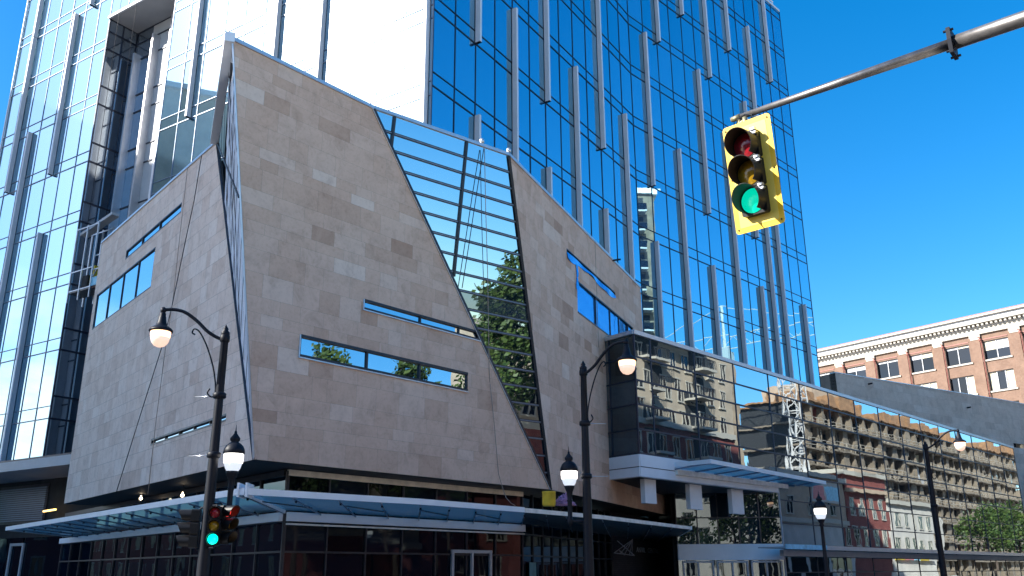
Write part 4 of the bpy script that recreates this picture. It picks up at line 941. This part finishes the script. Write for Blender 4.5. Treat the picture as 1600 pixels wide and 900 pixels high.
m.bar(FT.pt(ul+.1, zt1-.55, .8), FT.pt(um-.7, zt1+.1, .8), .45, 'whited', .16); child(m, 'cage', stg)
m = MB(); m.fbox(FT, ur-2, um, zd+.02, zd+.5, 1.18, 1.22, 'signblue'); child(m, 'toe_board', stg)
m = MB()
for z in (zd+.95, zd+1.75): m.fbox(FT, ur-2, um, z-.03, z+.03, 1.16, 1.21, 'silver')
for k in range(8): a = um-(um-ur+2)*k/8; m.bar(FT.pt(a, zd+.5, 1.19), FT.pt(a-.3, zd+.95, 1.19), .04, 'silver')
child(m, 'guard_rail', stg)
m = MB(); m.fbox(FT, um+.25, um+.55, zd+.3, zd+1.3, .6, 1.0, 'tarp'); m.fbox(FT, um+.6, um+1.1, zd, zd+.8, .5, 1.1, 'dark'); child(m, 'hoist_motor', stg)
m = MB()
for u in (um+.2, ul-.1): m.tube([FT.pt(u, zt1, .8), FT.pt(u-.02, TZ1, .8)], .014, 'iron', 5)
child(m, 'suspension_wire', stg)
def rope(F, pts, r, mat, label, n=.12):
    P = [F.pt(*F.hit(x, y, n), n) for x, y in pts]; m = MB(); m.tube(P, r, mat, 6); o = m.build('rope'); return tag(o, label, 'rope', 'ropes hanging down the stone building')
rope(FL, [(315, 243), (303, 315), (290, 375), (267, 486), (252, 545), (222, 640), (182, 768)], .018, 'rope', 'dark slack rope hanging down the left stone wall behind the lamp')
rope(FL, [(293, 262), (283, 350), (270, 470), (258, 548), (244, 655), (231, 772)], .015, 'ropel', 'thin tan rope hanging straight down the left stone wall')
rope(FG, [(756, 232), (745, 300), (733, 380), (722, 450)], .016, 'rope', 'short dark rope slanting down the upper glass strip')
rope(FG, [(757, 232), (759, 330), (762, 430), (764, 560), (765, 600)], .014, 'ropel', 'long pale rope hanging straight down the middle of the slanted glass strip')
P = [FU.pt(*FU.hit(x, y, .1), .1) for x, y in ((766, 600), (772, 660), (779, 740), (786, 765))]+[FU.pt(*FU.hit(x, y, .5), .5) for x, y in ((791, 778), (798, 786), (805, 790))]
m = MB(); m.tube(P, .014, 'ropel', 6); tag(m.build('rope'), 'pale rope end curling off the stone wall onto the canopy', 'rope', 'ropes hanging down the stone building')
def on_canopy(x, y): return ath(x, y, 3.62)
pc = ath(858, 790, 3.47)
m = MB(); FC = Frame((pc.x, pc.y, 3.47), FU.e, FU.n)
m.lathe((pc.x, pc.y, 3.45), [(.17, 0), (.2, .05), (.2, .4), (.22, .42), (.2, .43), (.18, .4)], 'tarp', 14); tag(m.build('yellow_tub'), 'yellow tub standing on the glass canopy next to purple rope', 'tub')
pc = ath(882, 790, 3.5); rr2 = random.Random(5); m = MB()
for k in range(34):
    a = rr2.random()*6.28; pts = []
    for j in range(7): a += rr2.uniform(.5, 1.3); q = rr2.uniform(.05, .38); pts.append((pc.x+q*math.cos(a), pc.y+q*math.sin(a), 3.5+max(0, (.42-q))*rr2.random()*1.1))
    m.tube(pts, .013, 'ropep', 5)
tag(m.build('rope_heap'), 'tangled heap of purple rope lying on the glass canopy', 'rope')

# ------------------------------------------------------------------ the other side of the streets (seen mirrored in the glass, and shading the left wall)
def wv(x, y, d):                                   # where a thing d metres across the street shows in the wing's glass
    return FW.hit(x, y, -d)
def bldg(name, label, F, u0, u1, h, depth, wallmat, d, basemat=None, hb=0., wmod=2.6, fl=3.2, wm=1.3, hm=1.7, z0w=4., cat='building', frame='cornice', roof=.5, bal=False):
    FO = Frame(F.pt(0, 0, d), F.e, -F.n); c = FO.pt((u0+u1)/2, 0, 0); t = thing(name, (c.x, c.y, 0), label, cat)
    w = MB()
    if basemat: w.fbox(FO, u0, u1, 0, hb, -depth, 0, basemat); w.fbox(FO, u0, u1, hb+.002, h, -depth, -.02, wallmat); w.fbox(FO, u0-.15, u1+.15, hb-.25, hb+.3, -.1, .25, 'cornice')
    else: w.fbox(FO, u0, u1, 0, h, -depth, 0, wallmat)
    child(w, 'wall', t)
    r = MB(); r.fbox(FO, u0-roof, u1+roof, h+.002, h+.55, -depth-.3, roof, frame); child(r, 'roof', t)
    n = int((u1-u0-.6)/wmod); fr = MB(); k = 0
    zf = z0w
    while zf+hm < h-.5:
        for i in range(n):
            u = u0+(u1-u0-n*wmod)/2+i*wmod+wmod/2
            g1 = MB(); pane(g1, FO, [(u-wm/2, zf), (u+wm/2, zf), (u+wm/2, zf+hm), (u-wm/2, zf+hm)], .02, 'oldglass', rnd); k += 1
            for x in (u-wm/2, u, u+wm/2): g1.fbox(FO, x-.06, x+.06, zf, zf+hm, .0, .07, frame)
            g1.fbox(FO, u-wm/2-.1, u+wm/2+.1, zf-.15, zf, 0, .14, frame); g1.fbox(FO, u-wm/2-.1, u+wm/2+.1, zf+hm, zf+hm+.12, 0, .12, frame)
            if k <= 100: child(g1, 'window', t)
        zf += fl
    return t, FO
ap, FA = bldg('apartment_building', 'cream apartment building with brick base and stacked balconies, mirrored in the glass box', FW, 33.5, 54.5, 27, 16, 'cream', 26, 'redpaint', 15.6, 2.4, 3.0, 1.15, 1.9, 3.5)
for zf in (9.6, 12.6, 15.9, 18.9, 21.9):
    for u0 in (37.6, 46.0):
        b = MB(); b.fbox(FA, u0, u0+2.6, zf-.25, zf, 0.0, 1.5, 'cornice'); b.fbox(FA, u0, u0+2.6, zf, zf+2.4, .03, .06, 'dark')
        for k in range(14): b.fbox(FA, u0+k*.2, u0+.03+k*.2, zf, zf+1.0, 1.42, 1.45, 'frame')
        b.fbox(FA, u0, u0+2.6, zf+.97, zf+1.02, 1.4, 1.47, 'frame'); child(b, 'balcony', ap)
r = MB(); r.fbox(FA, 33, 47, 25.0, 25.5, -.2, 2.2, 'teal'); child(r, 'roof_overhang', ap)
lo, FLo = bldg('shop_building', 'low tan stucco shop building with a painted side panel, mirrored in the wing', FW, 60.5, 81, 12.4, 12, 'tan', 26, 'whitewall', 7.2, 5.4, 3.6, 1.4, 2.0, 8.0)
s = MB(); s.fbox(FLo, 71.5, 79.5, 9.6, 12.1, .05, .18, 'whitewall'); s.fbox(FLo, 71.8, 74.8, 9.9, 11.6, .18, .2, 'signred'); s.fbox(FLo, 75.4, 79.2, 9.9, 11.6, .18, .2, 'signblue'); child(s, 'painted_panel', lo)
s = MB()
for k in range(4): s.fbox(FLo, 61.5+k*4.8, 65.3+k*4.8, .3, 3.2, .02, .06, 'oldglass')
child(s, 'shop_window', lo)
rd, FRd = bldg('red_shop', 'narrow dark red brick shop with ornate cornice, mirrored in the wing', FW, 81.3, 93.5, 13.6, 12, 'redpaint', 26, None, 0, 2.9, 3.8, 1.3, 2.3, 4.6)
s = MB(); s.fbox(FRd, 81.3, 93.5, 11.4, 11.9, 0, .7, 'tan'); s.fbox(FRd, 84.5, 90, 13.6, 14.6, -.3, .5, 'tan'); child(s, 'ornate_cornice', rd)
gy, FGy = bldg('grey_shop', 'pale grey shop building between the red shop and the trees, mirrored in the wing', FW, 94, 112, 10.5, 12, 'whitewall', 26, None, 0, 3.2, 3.4, 1.5, 1.8, 4.0)
s = MB()
for i, c in enumerate(('tarp', 'signred', 'signblue', 'tarp', 'whitewall')): s.fbox(FGy, 94.6+i*3.3, 97.6+i*3.3, 2.9, 3.7, .04, .5, c)
child(s, 'shop_awning', gy)
# concrete frame going up behind the shops
dcon = 42; FC_ = Frame(FW.pt(0, 0, dcon), FW.e, -FW.n); uc0 = wv(1258, 660, dcon)[0]; uc1 = uc0+135; zc1 = wv(1310, 640, dcon)[1]
cn = FC_.pt((uc0+uc1)/2, 0, -8); con = thing('concrete_frame', (cn.x, cn.y, 0), 'unfinished concrete apartment frame with timber formwork on top, mirrored in the wing', 'construction site')
nf_ = 8; fh = zc1/nf_
for j in range(nf_+1):
    m = MB(); ue_ = uc1 if j < 6 else uc0+(uc1-uc0)*.86
    m.fbox(FC_, uc0-.6, ue_+.6, j*fh-.28, j*fh, -14, .6+.5*(j % 2), 'concrete' if j < nf_ else 'form'); child(m, 'floor_slab', con)
m = MB(); k = 0; u = uc0
while u < uc1:
    top = zc1 if u < uc0+(uc1-uc0)*.86 else fh*6
    m.fbox(FC_, u, u+(.9 if k % 3 else 2.0), 0, top-.29, -.9, .05, 'concrete'); u += 4.6; k += 1
child(m, 'columns', con)
m = MB(); m.fbox(FC_, uc0+.3, uc1-.5, 0, fh*6-.3, -12, -3, 'dark'); m.fbox(FC_, uc0, uc0+(uc1-uc0)*.84, fh*6, zc1-.3, -12, -3, 'dark')  # near-black boxes stand in for the shade between the slabs
child(m, 'shade_block', con)
m = MB()
for j in range(1, nf_):
    for z in (.5, 1.05): m.fbox(FC_, uc0, uc1 if j < 6 else uc0+(uc1-uc0)*.84, j*fh+z, j*fh+z+.08, .35, .42, 'rail')
    for k in range(int((uc1-uc0)/2.3)):
        if j < 6 or k*2.3 < (uc1-uc0)*.84: m.fbox(FC_, uc0+k*2.3, uc0+k*2.3+.08, j*fh, j*fh+1.15, .35, .42, 'rail')
child(m, 'guard_rail', con)
m = MB()
for k in range(24):
    u = uc0+k*(uc1-uc0)*.84/24; m.fbox(FC_, u, u+rnd.uniform(1.5, 4), zc1, zc1+rnd.uniform(.6, 2.6), -5, rnd.uniform(-.5, .4), 'form')
m.fbox(FC_, uc0+8, uc0+22, zc1, zc1+4.5, -10, -3, 'tan'); child(m, 'formwork', con)
m = MB(); rc2 = random.Random(9)
for j in range(nf_):
    for k in range(int((uc1-uc0)/4.6)):
        if j >= 6 and k*4.6 > (uc1-uc0)*.8: continue
        u = uc0+k*4.6+1; q = rc2.random()
        if q < .22: m.fbox(FC_, u, u+rc2.uniform(1.2, 3.2), j*fh, (j+1)*fh-.3, -2.4, rc2.uniform(-1.8, -.6), rc2.choice(['concrete', 'concrete', 'form', 'blind', 'whited', 'signred', 'dark']))
        elif q < .5:
            for t in range(4): m.fbox(FC_, u+t*.8, u+t*.8+.09, j*fh, (j+1)*fh-.3, -.9, -.8, 'rail')
child(m, 'props_and_infill', con)
def lattice(mb, P, h, w, mat, step=2.0):
    c4 = [Vector((sx*w/2, sy*w/2, 0)) for sx, sy in ((-1, -1), (1, -1), (1, 1), (-1, 1))]
    for c in c4: mb.bar(P+c, P+c+Vector((0, 0, h)), .2, mat)
    k = 0
    while k*step < h-step+.01:
        for i in range(4):
            a, b = c4[i], c4[(i+1) % 4]; z0, z1 = k*step, (k+1)*step
            if k % 2: a, b = b, a
            mb.bar(P+a+Vector((0, 0, z0)), P+b+Vector((0, 0, z1)), .12, mat); mb.bar(P+a+Vector((0, 0, z1)), P+b+Vector((0, 0, z1)), .12, mat)
        k += 1
ucr = wv(1240, 650, 37)[0]; pcr = FW.pt(ucr, 0, 37); crn = thing('tower_crane', (pcr.x, pcr.y, 0), 'white lattice tower crane standing by the concrete frame, mirrored in the wing', 'crane')
m = MB(); lattice(m, pcr, 33, 2.0, 'crane'); child(m, 'mast', crn)
m = MB(); m.fbox(Frame(pcr, FW.e, FW.n), -1.3, 1.3, 33, 35.6, -1.3, 1.3, 'whited'); child(m, 'cab', crn)
m = MB()
jd = Vector((-.66, .75, 0)).normalized()
for o in (Vector((0, 0, 36)), Vector((0, 0, 38))): m.bar(pcr+o-jd*14, pcr+o*1.0+jd*22, .14, 'crane')
for k in range(18): a = pcr+jd*(-14+2*k); m.bar(a+Vector((0, 0, 36 if k % 2 else 38)), a+jd*2+Vector((0, 0, 38 if k % 2 else 36)), .07, 'crane')
m.bar(pcr+Vector((0, 0, 35)), pcr+Vector((0, 0, 43)), .4, 'crane'); m.bar(pcr+Vector((0, 0, 43)), pcr+jd*17+Vector((0, 0, 38)), .1, 'crane'); m.bar(pcr+Vector((0, 0, 43)), pcr-jd*13+Vector((0, 0, 38)), .1, 'crane'); child(m, 'jib', crn)
sl_c = Vector((79, 64.5, 0)); slt = thing('slender_tower', sl_c, 'slender pale tower with stacked balconies, mirrored where the glass tower folds', 'building')
m = MB(); m.prism([(77.5, 62.5), (86, 62.5), (86, 68), (77.5, 68)], 0, 55, 'concrete'); child(m, 'wall', slt)
m = MB(); m.prism([(77, 62), (86.5, 62), (86.5, 68.5), (77, 68.5)], 55.002, 55.8, 'white'); child(m, 'roof', slt)
for k in range(4, 18):
    m = MB(); z = k*3.05; m.prism([(75.8, 62.2), (77.48, 62.2), (77.48, 66.4), (75.8, 66.4)], z-.25, z, 'whited'); m.prism([(75.8, 62.2), (75.86, 62.2), (75.86, 66.4), (75.8, 66.4)], z+.001, z+1.0, 'sglass'); m.prism([(77.42, 62.8), (77.49, 62.8), (77.49, 66.2), (77.42, 66.2)], z+.002, z+2.5, 'dark'); child(m, 'balcony', slt)
# unseen tower added to the west to keep sun off the left stone wall
def west(name, label, x0, x1, y0, y1, h, mat):
    F = Frame((x1, y0, 0), Vector((0, 1, 0)), Vector((1, 0, 0))); t = thing(name, ((x0+x1)/2, (y0+y1)/2, 0), label, 'building'); w = MB(); w.prism([(x0, y0), (x1, y0), (x1, y1), (x0, y1)], 0, h, mat); child(w, 'wall', t)
    r = MB(); r.prism([(x0-.4, y0-.4), (x1+.4, y0-.4), (x1+.4, y1+.4), (x0-.4, y1+.4)], h+.002, h+.6, 'whited'); child(r, 'roof', t)
    k = 0; z = 3.5
    while z < h-2:
        u = 1.2
        while u < y1-y0-2:
            k += 1
            if k <= 90: g1 = MB(); g1.fbox(F, u, u+1.6, z, z+1.7, .01, .06, 'oldglass'); g1.fbox(F, u-.1, u+1.7, z-.15, z-.01, 0, .15, 'whitewall'); child(g1, 'window', t)
            u += 3.4
        z += 3.2
    return t
west('shading_tower', 'tall unseen cream tower added across the left street to shade the stone wall', -82, -63, 6, 48, 51.3, 'cream')
bldg('bounce_terrace', 'long terrace across the right street, made high and pale to bounce sun onto the stone front', FU, -40, 16, 12.5, 12, 'pale', 34, None, 0, 3.4, 3.6, 1.3, 1.9, 1.2)  # terrace height and pale colour chosen to throw sunlight back at the front wall
bldg('cream_house', 'cream rendered shop house behind the trees, mirrored in the slanted glass strip', FU, 17, 40, 11.5, 12, 'cream', 34, 'redpaint', 4.2, 3.6, 3.4, 1.2, 1.7, 5.2)
bldg('brick_house', 'square brick house between the cream shop house and the apartments', FU, 41, 53, 8.5, 12, 'redpaint', 34, None, 0, 3.4, 3.6, 1.3, 1.9, 1.2)
bldg('brick_row', 'long low red brick row across the left street, mirrored in the left shopfront', FL, 57, 150, 8.2, 5, 'redpaint', 27, None, 0, 4.4, 3.6, 1.3, 1.9, 1.2)
bldg('corner_house', 'dark brick house behind the camera, mirrored in the left shopfront', FL, -45, -8, 12, 12, 'redpaint', 27, None, 0, 3.4, 3.6, 1.3, 1.9, 1.2)
# trees on the far pavement
def tree(P, h, rad, label, leaf='leaf', n=2600, seed=1, name='street_tree'):
    rn = random.Random(seed); P = Vector((P.x, P.y, 0)); t = thing(name, P, label, 'tree', 'trees on the far pavement'); tk = MB(); cb = h*.3
    tk.tube([P, P+Vector((.05, .02, cb*.5)), P+Vector((.1, 0, cb)), P+Vector((0, .1, h*.6)), P+Vector((.1, .1, h*.88))], [.2, .16, .14, .09, .03], 'bark', 9)
    tips = []
    for i in range(15):
        z = cb*.9+(h-cb)*.75*i/15; a = i*2.4+rn.random(); ln = rad*(1-.55*i/15)*rn.uniform(.7, 1.05); q = P+Vector((0, .05, z)); e = q+Vector((ln*math.cos(a), ln*math.sin(a), ln*.65)); tk.tube([q, q.lerp(e, .5)+Vector((0, 0, .1)), e], [.07, .045, .015], 'bark', 6); tips += [(q.lerp(e, f), rad*.36*(1.1-.3*f)) for f in (.55, .8, 1.02)]
    tips.append((P+Vector((.1, .1, h*.9)), rad*.35)); child(tk, 'trunk', t); cr = MB()
    for i in range(n):
        c, r = rn.choice(tips); d = Vector((rn.gauss(0, 1), rn.gauss(0, 1), rn.gauss(0, .8))); d = d.normalized()*r*rn.random()**.45; q = c+d; s = rn.uniform(.13, .27)
        a = Vector((rn.gauss(0, 1), rn.gauss(0, 1), rn.gauss(0, 1))).normalized(); b = a.orthogonal().normalized(); c2 = a.cross(b)
        cr.poly([q-b*s, q-c2*s*.6, q+b*s, q+c2*s*.6], leaf, rn.random())
    child(cr, 'crown', t)
ft1 = FU.hit(500, 528, -28); ft2 = FU.hit(640, 555, -27); ft3 = FU.hit(700, 575, -26.5)
tree(FU.pt(ft1[0], 0, 28), ft1[1]+.6, 2.6, 'slim tree whose top shows in the lower stone-wall window', seed=2)
tree(FU.pt(23.4, 0, 27.2), 18.0, 4.3, 'broad leafy tree mirrored in the slanted glass strip', seed=3, n=6500)
tree(FU.pt(ft2[0], 0, 27), ft2[1]+2.5, 3.6, 'tall leafy tree mirrored in the middle pane of the lower stone-wall window', seed=24, n=5000)
tree(FU.pt(ft3[0]+2, 0, 26.5), ft3[1]+.5, 3.4, 'leafy tree standing right of the broad tree, mirrored in the glass strip', seed=4, n=4500)
tree(FU.pt(1, 0, 25), 9, 3.6, 'low spreading tree mirrored at the left end of the shopfront', seed=15, n=3000)
tree(FU.pt(11, 0, 26), 9.5, 3.6, 'bushy tree mirrored in the shopfront glass', seed=5)
tree(FW.pt(96, 0, 14), 10.5, 4.4, 'wide green tree mirrored at the far end of the wing', seed=6, n=3000)
tree(FW.pt(106, 0, 13), 11, 4.4, 'green tree beside the yellowing one, mirrored at the far end of the wing', seed=7, n=3000)
tree(FW.pt(118, 0, 9), 12, 4.6, 'yellowing tree at the far end of the wing', 'leafy', seed=8, n=3000)
